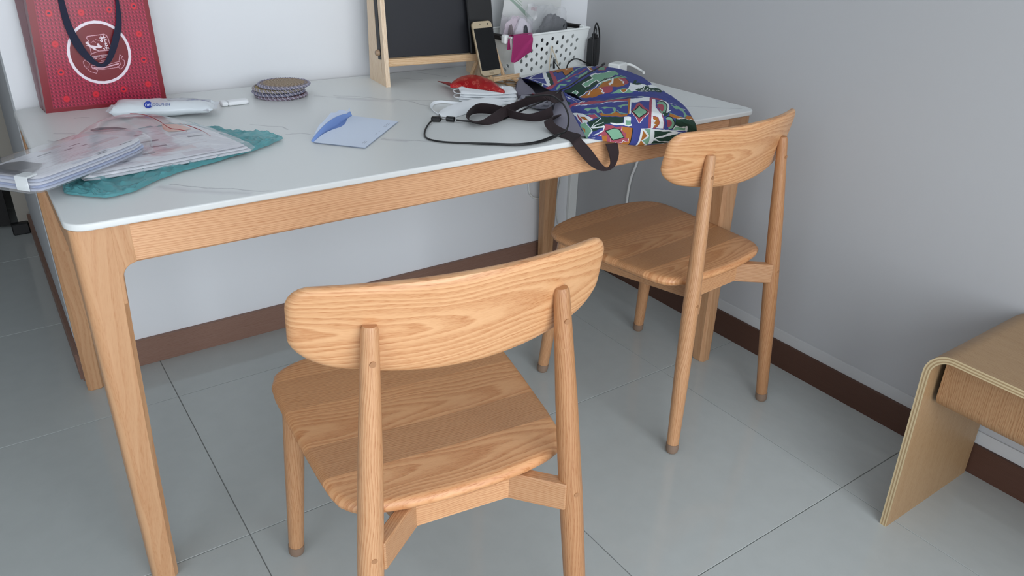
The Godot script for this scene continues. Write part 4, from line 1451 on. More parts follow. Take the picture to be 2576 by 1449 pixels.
func plank(mb: MB, x: float, z0a: float, z0b: float, z1a: float, z1b: float, z2a: float, z2b: float, y0 := 0.0, y1 := -1.0) -> void:
	# a board 12.5 mm thick between two z edges; two heights (or three when y1 is left out: 0, 0.2, y0)
	var ys := [y0, y1] if y1 > 0 else [0.0, 0.2, y0]
	var ea := [z0a, z1a] if y1 > 0 else [z0a, z1a, z2a]
	var eb := [z0b, z1b] if y1 > 0 else [z0b, z1b, z2b]
	var rows := []
	for i in ys.size():
		rows.append(PackedVector3Array([Vector3(x, ys[i], ea[i]), Vector3(x + 0.0125, ys[i], ea[i]), Vector3(x + 0.0125, ys[i], eb[i]), Vector3(x, ys[i], eb[i]), Vector3(x, ys[i], ea[i])]))
	mb.grid(rows)
	for e in [0, rows.size() - 1]:
		var r: PackedVector3Array = rows[e]
		if e == 0: mb.quad(r[0], r[3], r[2], r[1])
		else: mb.quad(r[0], r[1], r[2], r[3])

func phone() -> void:
	var turn := 0.125
	var t := thing("phone_stand", "small pine easel style phone stand in front of the white basket", "phone stand", Vector3(0.965, TABLE_Y, -0.565), turn + 0.06)
	for s: float in [-1.0, 1.0]:
		var mb := MB.new()
		beam(mb, Vector3(0.027 * s, 0.0, 0.029), Vector3(0.012 * s, 0.118, -0.016), 0.008, 0.009)
		put("front_leg", mb, M.pine, t)
	var rear := MB.new()
	beam(rear, Vector3(0.0, 0.004, -0.085), Vector3(0.0, 0.116, -0.024), 0.010, 0.008)
	put("rear_leg", rear, M.pine, t)
	var lb := MB.new()
	box(lb, Vector3(-0.050, 0.014, 0.034), Vector3(0.052, 0.0215, 0.062), 0.001)
	put("ledge", lb, M.pine, t)
	lb = MB.new()
	box(lb, Vector3(-0.050, 0.0215, 0.058), Vector3(0.052, 0.026, 0.062), 0.001)
	put("ledge_lip", lb, M.pine, t)
	lb = MB.new()
	beam(lb, Vector3(0.036, 0.004, 0.096), Vector3(0.028, 0.016, 0.044), 0.008, 0.008)
	put("front_foot", lb, M.pine, t)
	lb = MB.new()
	box(lb, Vector3(-0.026, 0.060, -0.008), Vector3(0.026, 0.070, 0.002), 0.001)
	put("cross_bar", lb, M.pine, t)
	# the phone leans back on the stand
	var bl := Vector3(0.908, 0.7735, -0.526)
	var br := Vector3(0.980, 0.7735, -0.5355)
	var tl := Vector3(0.9027, 0.914, -0.575)
	var ph := thing("smartphone", "gold framed smartphone with a dark screen standing on the pine phone stand", "smartphone", (bl + br) / 2)
	var x := (br - bl).normalized()
	var y := (tl - bl)
	y = (y - x * y.dot(x)).normalized()
	var z := x.cross(y)
	ph.basis = Basis(x, y, z)
	var gold := mat(Color(0.66, 0.60, 0.49), 0.28)
	gold.metallic = 0.75
	var w := 0.0726
	var h := 0.1495
	rounded_plate(ph, "case", gold, w, h, 0.012, -0.0075, 0.0, 0.0032)
	rounded_plate(ph, "face", mat(Color(0.72, 0.66, 0.55), 0.25), w - 0.003, h - 0.003, 0.011, -0.001, 0.0006, 0.0004, 0.0015)
	var sc := MB.new()
	box(sc, Vector3(-w / 2 + 0.0032, 0.0155, 0.0004), Vector3(w / 2 - 0.0012, h - 0.0195, 0.0011), 0.0003)
	put("screen", sc, mat(Color(0.012, 0.015, 0.022), 0.08), ph)
	rounded_plate(ph, "home_button", mat(Color(0.62, 0.56, 0.46), 0.3), 0.015, 0.0065, 0.003, 0.0004, 0.0011, 0.0003, 0.0045)
	var ea := MB.new()
	box(ea, Vector3(-0.010, h - 0.0095, 0.0004), Vector3(-0.005, h - 0.0080, 0.0010), 0.0002)
	put("earpiece", ea, M.black, ph)
	ea = MB.new()
	tube(ea, PackedVector3Array([Vector3(0.019, h - 0.0095, 0.0002), Vector3(0.019, h - 0.0095, 0.0011)]), [0.0023], 14)
	put("camera_lens", ea, M.black, ph)

func rounded_plate(parent: Node, called: String, m: Material, w: float, h: float, r: float, d0: float, d1: float, bev: float, y0 := 0.0) -> void:
	var poly := PackedVector2Array()
	for c in [[1, 1, 0], [-1, 1, 90], [-1, -1, 180], [1, -1, 270]]:
		for k in 7:
			var a := deg_to_rad(c[2] + 90.0 * k / 6)
			poly.append(Vector2(c[0] * (w / 2 - r) + r * cos(a), c[1] * (h / 2 - r) + r * sin(a)))
	var mb := MB.new()
	prism(mb, poly, d0, d1, bev, 2)
	mb.xf(Transform3D(Basis(Vector3.RIGHT, Vector3.BACK, Vector3.DOWN), Vector3(0, h / 2 + y0, 0)))
	put(called, mb, m, parent)

func beam(mb: MB, a: Vector3, b: Vector3, w: float, d: float) -> void:
	var ln := a.distance_to(b)
	var f := mb.p.size()
	box(mb, Vector3(0, -w / 2, -d / 2), Vector3(ln, w / 2, d / 2), 0.0008, 0)
	var x := (b - a).normalized()
	var z := x.cross(Vector3.UP if absf(x.y) < 0.95 else Vector3.BACK).normalized()
	mb.xf(Transform3D(Basis(x, z.cross(x), z), a), f)

# ---------------------------------------------------------------- basket and what stands in it
func holed_panel(mb: MB, p00: Vector3, p10: Vector3, p11: Vector3, p01: Vector3, wid: float, high: float, rows: int, y_lo: float, row_h: float, cell: float, rad: float, keep: Callable) -> void:
	# a flat sided panel (u along, v up) whose cells carry round holes, thickness inwards
	var nrm := (p10 - p00).cross(p01 - p00).normalized() * -0.0024
	var at := func(u: float, v: float) -> Vector3: return p00.lerp(p10, u / wid).lerp(p01.lerp(p11, u / wid), v / high)
	var plain := func(u0: float, v0: float, u1: float, v1: float) -> void:
		if u1 - u0 < 1e-5: return
		var a: Vector3 = at.call(u0, v0); var b: Vector3 = at.call(u1, v0); var c: Vector3 = at.call(u1, v1); var d: Vector3 = at.call(u0, v1)
		mb.quad(a, b, c, d)
		mb.quad(a + nrm, d + nrm, c + nrm, b + nrm)
	plain.call(0.0, 0.0, wid, y_lo)
	plain.call(0.0, y_lo + rows * row_h, wid, high)
	for r in rows:
		var v0 := y_lo + r * row_h
		var v1 := v0 + row_h
		var u := 0.010 + (cell / 2 if r % 2 == 1 else 0.0)
		plain.call(0.0, v0, u, v1)
		while u + cell <= wid - 0.008:
			if not keep.call(u + cell / 2, r): plain.call(u, v0, u + cell, v1)
			else:
				var c := Vector2(u + cell / 2, (v0 + v1) / 2)
				var n := 16
				for k in n:
					var q := []
					for e in 2:
						var a := TAU * (k + e) / n + PI / n
						var dx := cos(a); var dy := sin(a)
						var s := minf(cell / 2 / maxf(absf(dx), 1e-6), row_h / 2 / maxf(absf(dy), 1e-6))
						q.append([c + Vector2(dx, dy) * rad, c + Vector2(dx, dy) * s])
					var i0: Vector3 = at.call(q[0][0].x, q[0][0].y); var i1: Vector3 = at.call(q[1][0].x, q[1][0].y)
					var o0: Vector3 = at.call(q[0][1].x, q[0][1].y); var o1: Vector3 = at.call(q[1][1].x, q[1][1].y)
					mb.quad(i0, o0, o1, i1)
					mb.quad(i0 + nrm, i1 + nrm, o1 + nrm, o0 + nrm)
					mb.quad(i0, i1, i1 + nrm, i0 + nrm)
					# corner of the cell that the ray fan cuts off
					var ca := Vector2(signf(cos(TAU * (k + 1.0) / n)), signf(sin(TAU * (k + 1.0) / n)))
					var corner := c + Vector2(ca.x * cell / 2, ca.y * row_h / 2)
					if absf(q[0][1].x - q[1][1].x) > 1e-6 and absf(q[0][1].y - q[1][1].y) > 1e-6:
						var cc: Vector3 = at.call(corner.x, corner.y)
						mb.tri(o0, cc, o1)
						mb.tri(o0 + nrm, o1 + nrm, cc + nrm)
			u += cell
		plain.call(u, v0, wid, v1)

func basket() -> void:
	var t := thing("storage_basket", "white plastic basket with round holes and black handle bars in the wall corner", "basket", Vector3(1.2155, TABLE_Y, -0.62), 0.2)
	var H := 0.115
	var b := [Vector3(-0.155, 0.0, 0.0), Vector3(0.155, 0.0, 0.0), Vector3(0.155, 0.0, -0.14), Vector3(-0.155, 0.0, -0.14)]
	var r := [Vector3(-0.186, H, 0.012), Vector3(0.168, H, 0.012), Vector3(0.168, H, -0.150), Vector3(-0.186, H, -0.150)]
	var m := mat(Color(0.93, 0.945, 0.935), 0.42)
	var mb := MB.new()
	var dotted := func(_u: float, _r: int) -> bool: return true
	var low := func(_u: float, row: int) -> bool: return row < 2
	holed_panel(mb, b[0], b[1], r[1], r[0], 0.31, H, 7, 0.008, 0.0135, 0.0425, 0.0062, dotted)
	holed_panel(mb, b[1], b[2], r[2], r[1], 0.14, H, 7, 0.008, 0.0135, 0.026, 0.0060, low)
	holed_panel(mb, b[2], b[3], r[3], r[2], 0.31, H, 7, 0.008, 0.0135, 0.0425, 0.0062, dotted)
	holed_panel(mb, b[3], b[0], r[0], r[3], 0.14, H, 7, 0.008, 0.0135, 0.026, 0.0060, low)
	mb.quad(b[0], b[3], b[2], b[1])
	put("body", mb, m, t, 20.0)
	mb = MB.new()
	var path := []
	for k in 4: path.append(r[k])
	for k in 4:
		var p0: Vector3 = r[k]
		var p1: Vector3 = r[(k + 1) % 4]
		tube(mb, PackedVector3Array([p0, p1]), [0.0032], 10)
		tube(mb, PackedVector3Array([p0 - Vector3(0, 0.002, 0), p0 + Vector3(0, 0.002, 0)]), [0.0035], 10)
	put("rim", mb, m, t)
	for s in 2:
		var x := -0.190 if s == 0 else 0.170
		mb = MB.new()
		box(mb, Vector3(x - 0.006, H - 0.011, -0.125), Vector3(x + 0.006, H + 0.005, -0.022), 0.004, 2)
		put("handle_bar", mb, mat(Color(0.075, 0.06, 0.058), 0.5), t)
		for z in [-0.022, -0.145]:
			mb = MB.new()
			box(mb, Vector3(x - 0.007, H - 0.020, z), Vector3(x + 0.012 * (1 if s == 0 else -1), H + 0.005, z + 0.020), 0.004, 2)
			put("handle_clip", mb, m, t)
	# pink cloth hanging over the rim
	var p := thing("pink_cloth", "folded magenta cloth hanging over the left front corner of the white basket", "cloth", t.transform * Vector3(-0.155, 0.05, 0.014), 0.2)
	mb = MB.new()
	var us := [-0.036, -0.033, -0.025, -0.012, 0.005, 0.020, 0.035, 0.044]
	var lo := [0.000, -0.003, -0.004, -0.002, 0.006, 0.013, 0.018, 0.021]
	var hi := [0.0715, 0.0725, 0.0725, 0.072, 0.0715, 0.071, 0.0705, 0.070]
	sheet(mb, us, lo, hi, 12, 0.004, 0.004, func(u: float, v: float, h: float) -> Vector3:
		var fold := 0.004 * smoothstep(-0.003, 0.003, (u + 0.020) * 0.9 - (v - 0.004))
		return Vector3(u, v, 0.006 + (v - 0.03) * 0.105 + h + fold), Vector2.ZERO, 1.0, 2)
	var over := []
	for k in 6:
		var row := PackedVector3Array()
		for j in 8: row.append(Vector3(lerpf(-0.036, 0.044, j / 7.0), [0.0715, 0.0735, 0.0728, 0.068, 0.05, 0.03][k], [0.011, 0.006, -0.002, -0.008, -0.012, -0.014][k]))
		over.append(row)
	mb.grid(over)
	put("cloth", mb, mat(Color(0.62, 0.17, 0.40), 0.9), p)
	# leaflet standing at the back of the basket
	canvas(512, 384, Color(0.86, 0.87, 0.86))
	pp(Color(0.84, 0.87, 0.82), [0, 0, 420, 0, 420, 300, 0, 130])
	pp(Color(0.62, 0.70, 0.65), [70, 290, 90, 270, 500, 540, 480, 580])
	pl(Color(0.68, 0.75, 0.68), 8, [150, 250, 260, 330]); pl(Color(0.68, 0.75, 0.68), 8, [150, 290, 270, 370])
	for k in 6: pl(Color(0.50, 0.52, 0.55), 6, [90 + k * 22, 520, 92 + k * 22, 560])
	for k in 4: pl(Color(0.82, 0.66, 0.69), 5, [120, 600 + 26 * k, 300, 620 + 26 * k])
	disc(Color(0.36, 0.33, 0.30), 110, 720, 44, 56); disc(Color(0.70, 0.55, 0.42), 112, 715, 30, 38); disc(Color(0.82, 0.76, 0.66), 110, 700, 14, 18)
	disc(Color(0.86, 0.80, 0.70), 100, 900, 48, 50); disc(Color(0.80, 0.56, 0.20), 100, 905, 20, 22); disc(Color(0.30, 0.25, 0.22), 70, 925, 12, 14)
	for k in 5: pl(Color(0.42, 0.40, 0.40), 5, [70 + 18 * k, 800 + 5 * (k % 3), 86 + 18 * k, 812])
	for k in 5: pl(Color(0.45, 0.42, 0.40), 5, [75 + 16 * k, 640 + 4 * (k % 2), 90 + 16 * k, 648])
	var lf := thing("printed_leaflet", "big white printed leaflet with food pictures standing up in the basket", "leaflet", t.transform * Vector3(0.035, 0.012, -0.125), 0.2)
	var rows := []
	var bk := []
	var uvs := []
	for i in 9:
		var row := PackedVector3Array()
		var rb := PackedVector3Array()
		var ur := PackedVector2Array()
		var y := lerpf(0.0, 0.235, i / 8.0)
		for j in 13:
			var k := j / 12.0
			var x := lerpf(lerpf(-0.155, -0.116, minf(1.0, y / 0.18)), lerpf(0.120, 0.155, minf(1.0, y / 0.12)), k)
			var z := 0.006 * sin(k * 5.0) + 0.002
			row.append(Vector3(x, y, z)); rb.append(Vector3(x, y, z - 0.0008)); ur.append(Vector2(k, 1.13 - y / 0.235 * 0.93 - 0.1))
		rows.append(row); bk.append(rb); uvs.append(ur)
	mb = MB.new()
	mb.grid(rows, false, uvs)
	mb.grid(bk, true, uvs)
	put("sheet", mb, mat(Color(1, 1, 1), 0.5, picture()), lf)
	lettering("FREE", 0.013, Vector3(0.012, 0.153, 0.0082), Basis(Vector3.BACK, -0.12), mat(Color(0.80, 0.52, 0.56), 0.6), lf)
	# clear zip bags with dark and pale things in them
	var rn := noise(44, 1.0, 3)
	var zb := thing("zip_bag", "clear zip bag with dark grey things inside, on the right in the white basket", "zip bag", t.transform * Vector3(0.045, 0.06, -0.062), 0.2)
	blob(zb, "dark_cloth", Vector3(0.030, 0.040, 0.0), Vector3(0.062, 0.050, 0.022), mat(Color(0.13, 0.14, 0.165), 0.8), 3, 0.35)
	blob(zb, "dark_pouch", Vector3(-0.012, 0.022, 0.006), Vector3(0.046, 0.040, 0.020), mat(Color(0.055, 0.07, 0.10), 0.6), 9, 0.3)
	bag_film(zb, Vector3(0.0, 0.055, 0.0), 0.088, 0.082, 0.062, rn, Color(0.90, 0.91, 0.93, 0.16))
	var z2 := thing("zip_bag", "clear zip bag with pale and dark items, above the pink cloth in the basket", "zip bag", t.transform * Vector3(-0.092, 0.06, -0.058), 0.2)
	blob(z2, "pale_item", Vector3(0.022, 0.040, 0.004), Vector3(0.034, 0.050, 0.018), mat(Color(0.84, 0.82, 0.85), 0.5), 5, 0.15)
	blob(z2, "dark_sole", Vector3(0.016, 0.050, 0.022), Vector3(0.0085, 0.026, 0.006), mat(Color(0.20, 0.21, 0.24), 0.6), 6, 0.05)
	blob(z2, "brown_item", Vector3(-0.036, 0.050, 0.010), Vector3(0.006, 0.030, 0.010), mat(Color(0.26, 0.17, 0.15), 0.6), 7, 0.1)
	blob(z2, "pink_paper", Vector3(0.004, 0.052, -0.012), Vector3(0.044, 0.042, 0.008), mat(Color(0.86, 0.80, 0.84), 0.7), 8, 0.3)
	bag_film(z2, Vector3(0.0, 0.048, 0.0), 0.064, 0.062, 0.055, rn, Color(0.90, 0.88, 0.92, 0.16))

func blob(parent: Node, called: String, c: Vector3, r: Vector3, m: Material, sd: int, rough: float) -> void:
	var n := noise(sd, 1.0, 3)
	var rows := []
	for i in 19:
		var th := PI * i / 18.0
		var row := PackedVector3Array()
		for j in 29:
			var ph := -TAU * (j % 28) / 28.0
			var d := Vector3(sin(th) * cos(ph), -cos(th), sin(th) * sin(ph))
			var k := 1.0 + rough * n.get_noise_3dv(d * 1.6) + rough * 0.4 * absf(n.get_noise_3dv(d * 5.0 + Vector3.ONE))
			row.append(c + d * r * k)
		rows.append(row)
	var mb := MB.new()
	mb.grid(rows)
	put(called, mb, m, parent, 60.0)

func bag_film(parent: Node, c: Vector3, wx: float, hy: float, lowy: float, rn: FastNoiseLite, col: Color) -> void:
	var us := steps(-wx, wx, 16)
	var mb := MB.new()
	sheet(mb, us, spans(us, func(u: float) -> float: return -lowy + 0.01 * rn.get_noise_2d(u * 30, 3)), spans(us, func(u: float) -> float: return hy * (0.80 + 0.25 * u / wx * -0.6) + 0.010 * rn.get_noise_2d(u * 40, 9)), 14, 0.050, 0.05, func(u: float, v: float, h: float) -> Vector3:
		return c + Vector3(u, v, h + 0.006 * rn.get_noise_2d(u * 28 + (5 if h > 0 else 0), v * 28) + 0.003 * rn.get_noise_2d(u * 80, v * 80)), Vector2.ZERO, 1.0, 1)
	put("clear_film", mb, plastic(col, 0.22), parent, 25.0)

# ---------------------------------------------------------------- tote bag
func tote_points() -> Array:
	return [
		[[1.003, .772, -.469], [1.079, .785, -.458], [1.171, .790, -.456], [1.246, .790, -.439], [1.279, .790, -.389], [1.291, .785, -.334], [1.307, .775, -.314]],
		[[.963, .785, -.341], [1.027, .795, -.328], [1.100, .800, -.317], [1.167, .800, -.296], [1.187, .800, -.232], [1.210, .790, -.178], [1.244, .775, -.173]],
		[[.958, .775, -.272], [.995, .785, -.227], [1.032, .795, -.187], [1.077, .800, -.148], [1.138, .795, -.133], [1.177, .785, -.092], [1.212, .770, -.083]],
		[[.973, .765, -.263], [.971, .770, -.189], [1.006, .780, -.140], [1.052, .790, -.105], [1.093, .795, -.063], [1.129, .785, -.017], [1.161, .770, -.003]],
		[[.917, .800, -.178], [.906, .795, -.089], [.955, .795, -.068], [1.008, .800, -.043], [1.052, .800, -.002], [1.071, .790, .059], [1.105, .772, .071]],
		[[.873, .785, -.096], [.869, .790, -.022], [.914, .790, .002], [.944, .795, .041], [.983, .795, .083], [1.022, .785, .119], [1.078, .765, .109]],
		[[.855, .768, -.048], [.854, .772, .019], [.884, .773, .051], [.928, .772, .074], [.983, .768, .094], [1.038, .758, .109], [1.079, .748, .107]],
		[[.813, .754, .040], [.841, .746, .047], [.881, .737, .059], [.926, .731, .082], [.983, .728, .094], [1.037, .730, .102], [1.080, .738, .097]]]

func tote_bag() -> void:
	var t := thing("tote_bag", "slumped cotton tote bag with bold geometric print hanging over the table edge", "tote bag", Vector3(1.04, TABLE_Y, -0.15))
	var B := Color(0.215, 0.250, 0.510)
	var R := Color(0.600, 0.270, 0.330)
	var G := Color(0.085, 0.225, 0.170)
	var Mi := Color(0.460, 0.640, 0.530)
	var O := Color(0.650, 0.400, 0.150)
	var W := Color(0.860, 0.880, 0.880)
	var K := Color(0.040, 0.040, 0.050)
	canvas(1400, 1400, B)
	paint_size = 999.0
	tote_print(B, R, G, Mi, O, W, K)
	paint_size = 1000.0
	var g := tote_points()
	var ctl := []
	for r in g:
		var l := []
		for q in r: l.append(Vector3(q[0], q[1], q[2]))
		ctl.append(l)
	# rows along the bag, then splines across them; the skirt goes down to the table behind and at the closed end
	var first := []
	var last := []
	for k in 7:
		var a: Vector3 = ctl[0][k]
		first.append(Vector3(a.x + 0.004, 0.7525, a.z - 0.022))
		var e: Vector3 = ctl[7][k]
		last.append(Vector3(e.x, minf(e.y - 0.002, 0.735) if e.z > 0.06 else 0.7512, maxf(0.050, e.z - 0.035) if e.z > 0.06 else e.z - 0.004))
	var all := [first]
	all.append_array(ctl)
	all.append(last)
	for i in all.size():
		var l: Array = all[i]
		var e: Vector3 = l[6]
		var d: Vector3 = (e - (l[5] as Vector3)).normalized()
		var y := 0.7525 if e.z < 0.03 else minf(e.y - 0.004, 0.735)
		l.append(Vector3(e.x + d.x * 0.012, (e.y + y) / 2, e.z + d.z * 0.012))
		l.append(Vector3(e.x + d.x * 0.004, y, maxf(e.z + d.z * 0.004 - 0.004, 0.052) if e.z > 0.03 else e.z - 0.004))
	var rn := noise(61, 1.0, 3)
	var per := 8
	var lines := []
	for l in all: lines.append(spline(l, per))
	var nc: int = lines[0].size()
	var rows := []
	var uvs := []
	var cols := []
	for j in nc:
		var c := []
		for l in lines: c.append(l[j])
		cols.append(spline(c, per))
	for i in cols[0].size():
		var row := PackedVector3Array()
		var ur := PackedVector2Array()
		for j in nc:
			var q: Vector3 = cols[j][i]
			var s := float(j) / per
			var w := float(i) / per - 1.0
			var amp := 0.0035 if w > 0.2 and w < 6.8 and s < 6.0 else 0.0
			q.y += amp * rn.get_noise_2d(s * 1.1, w * 2.6) + amp * 0.5 * rn.get_noise_2d(s * 3.0 + 7, w * 5.0)
			row.append(q)
			ur.append(Vector2(s / 6.0, w / 7.0))
		rows.append(row); uvs.append(ur)
	var mb := MB.new()
	mb.grid(rows, true, uvs)
	var cm := mat(Color(1, 1, 1), 0.85, picture())
	cm.texture_repeat = false
	at_base("printed_fabric", mb, cm, t, 60.0)
	# grey lining seen in the mouth, the inside coloured darker for its shade
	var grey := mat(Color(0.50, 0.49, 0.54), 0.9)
	var shaded_lining := mat(Color(0.33, 0.32, 0.36), 0.9)  # darker copy of the lining, shade of the mouth painted in
	var edge := spline([Vector3(1.003, .771, -.469), Vector3(.963, .784, -.341), Vector3(.958, .774, -.272), Vector3(.973, .764, -.263), Vector3(.917, .799, -.178)], 6)
	var low := spline([Vector3(1.047, .7525, -.545), Vector3(0.957, .7525, -.434), Vector3(.897, .7525, -.331), Vector3(.884, .7525, -.271), Vector3(.850, .7525, -.123)], 6)
	var lin := []
	for i in edge.size():
		var k := float(i) / (edge.size() - 1)
		var a := edge[i]
		var c := low[i]
		var inward := Vector3(0.05, 0, 0.035)
		lin.append(PackedVector3Array([a, a + inward * 0.5 - Vector3(0, 0.004, 0), a.lerp(c, 0.45) + inward * 1.1, c + inward * 1.0 + Vector3(0, 0.001, 0), c + inward * 0.45 + Vector3(0, 0.002, 0), c + Vector3(0, 0.0005 + 0.006 * exp(-pow((k - 0.15) / 0.12, 2.0)), 0)]))
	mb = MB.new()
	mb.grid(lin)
	at_base("inner_lining", mb, shaded_lining, t, 60.0)
	mb = MB.new()
	mb.grid([spline([Vector3(1.003, .772, -.469), Vector3(1.030, .765, -.515), Vector3(1.045, .754, -.545)], 4), spline([Vector3(0.99, .768, -.44), Vector3(0.985, .766, -.462), Vector3(0.990, .753, -.478)], 4), spline([Vector3(0.975, .764, -.385), Vector3(0.94, .758, -.405), Vector3(0.935, .7525, -.395)], 4), spline([Vector3(0.960, .758, -.345), Vector3(0.93, .754, -.36), Vector3(0.912, .7525, -.352)], 4)])
	at_base("lining_hem", mb, grey, t, 60.0)
	var e2 := spline([Vector3(.917, .8005, -.178), Vector3(.873, .7855, -.096), Vector3(.855, .7685, -.048), Vector3(.832, .760, 0.0), Vector3(.813, .7545, .040)], 6)
	var l2 := spline([Vector3(.912, .795, -.184), Vector3(.868, .772, -.146), Vector3(.824, .758, -.096), Vector3(.778, .7525, -.014), Vector3(.789, .7525, .025)], 6)
	var f2 := []
	for i in e2.size():
		var b := sin(PI * i / (e2.size() - 1.0))
		f2.append(PackedVector3Array([e2[i], e2[i].lerp(l2[i], 0.35) - Vector3(0, 0.004 * b, 0), e2[i].lerp(l2[i], 0.7) + Vector3(0, 0.003 * b, 0), l2[i]]))
	mb = MB.new()
	mb.grid(f2)
	at_base("turned_out_lining", mb, grey, t, 60.0)
	# straps
	var dark := mat(Color(0.155, 0.105, 0.115), 0.85)
	mb = MB.new()
	ribbon(mb, [Vector3(.930, .795, -.20), Vector3(.887, .806, -.164), Vector3(.834, .805, -.170), Vector3(.792, .785, -.193), Vector3(.749, .780, -.185), Vector3(.690, .775, -.149), Vector3(.666, .765, -.150), Vector3(.645, .765, -.154), Vector3(.635, .772, -.164), Vector3(.662, .775, -.202), Vector3(.712, .778, -.242), Vector3(.738, .778, -.233), Vector3(.757, .775, -.201), Vector3(.765, .772, -.158), Vector3(.783, .770, -.132), Vector3(.811, .775, -.124), Vector3(.850, .780, -.133)],
		[Vector3(.890, .788, -.14), Vector3(.850, .790, -.125), Vector3(.850, .790, -.158), Vector3(.822, .765, -.212), Vector3(.783, .757, -.199), Vector3(.735, .752, -.172), Vector3(.690, .7518, -.155), Vector3(.667, .7518, -.178), Vector3(.671, .7518, -.212), Vector3(.695, .7518, -.247), Vector3(.716, .7518, -.258), Vector3(.734, .7518, -.252), Vector3(.750, .7518, -.231), Vector3(.768, .7518, -.182), Vector3(.786, .7518, -.147), Vector3(.809, .7518, -.125), Vector3(.842, .760, -.112)], 0.0022)
	at_base("strap", mb, dark, t)
	mb = MB.new()
	ribbon(mb, [Vector3(.842, .772, -.085), Vector3(.800, .776, -.062), Vector3(.789, .766, -.035), Vector3(.800, .7575, .002), Vector3(.806, .757, .030), Vector3(.786, .758, .056), Vector3(.812, .731, .062), Vector3(.843, .695, .066), Vector3(.861, .684, .066), Vector3(.869, .692, .066), Vector3(.867, .711, .062), Vector3(.858, .735, .058)],
		[Vector3(.835, .758, -.10), Vector3(.776, .768, -.062), Vector3(.766, .757, -.030), Vector3(.768, .7518, .006), Vector3(.770, .7518, .034), Vector3(.764, .746, .058), Vector3(.787, .719, .062), Vector3(.815, .693, .066), Vector3(.848, .678, .067), Vector3(.880, .682, .066), Vector3(.895, .708, .062), Vector3(.891, .735, .058)], 0.0022)
	at_base("strap", mb, dark, t)
	# pale pouch in the mouth
	var po := thing("grey_pouch", "crumpled pale grey pouch with a red stripe lying half inside the bag mouth", "pouch", Vector3(0.892, TABLE_Y, -0.25))
	blob(po, "pouch_body", Vector3(0.0, 0.012, 0.0), Vector3(0.030, 0.011, 0.055), mat(Color(0.56, 0.56, 0.60), 0.8), 12, 0.35)
	mb = MB.new()
	ribbon(mb, [Vector3(0.022, 0.021, -0.05), Vector3(0.02, 0.0255, -0.01), Vector3(0.012, 0.023, 0.03)], [Vector3(0.030, 0.018, -0.05), Vector3(0.029, 0.023, -0.01), Vector3(0.020, 0.021, 0.03)], 0.001)
	put("red_stripe", mb, mat(Color(0.55, 0.10, 0.17), 0.7), po)

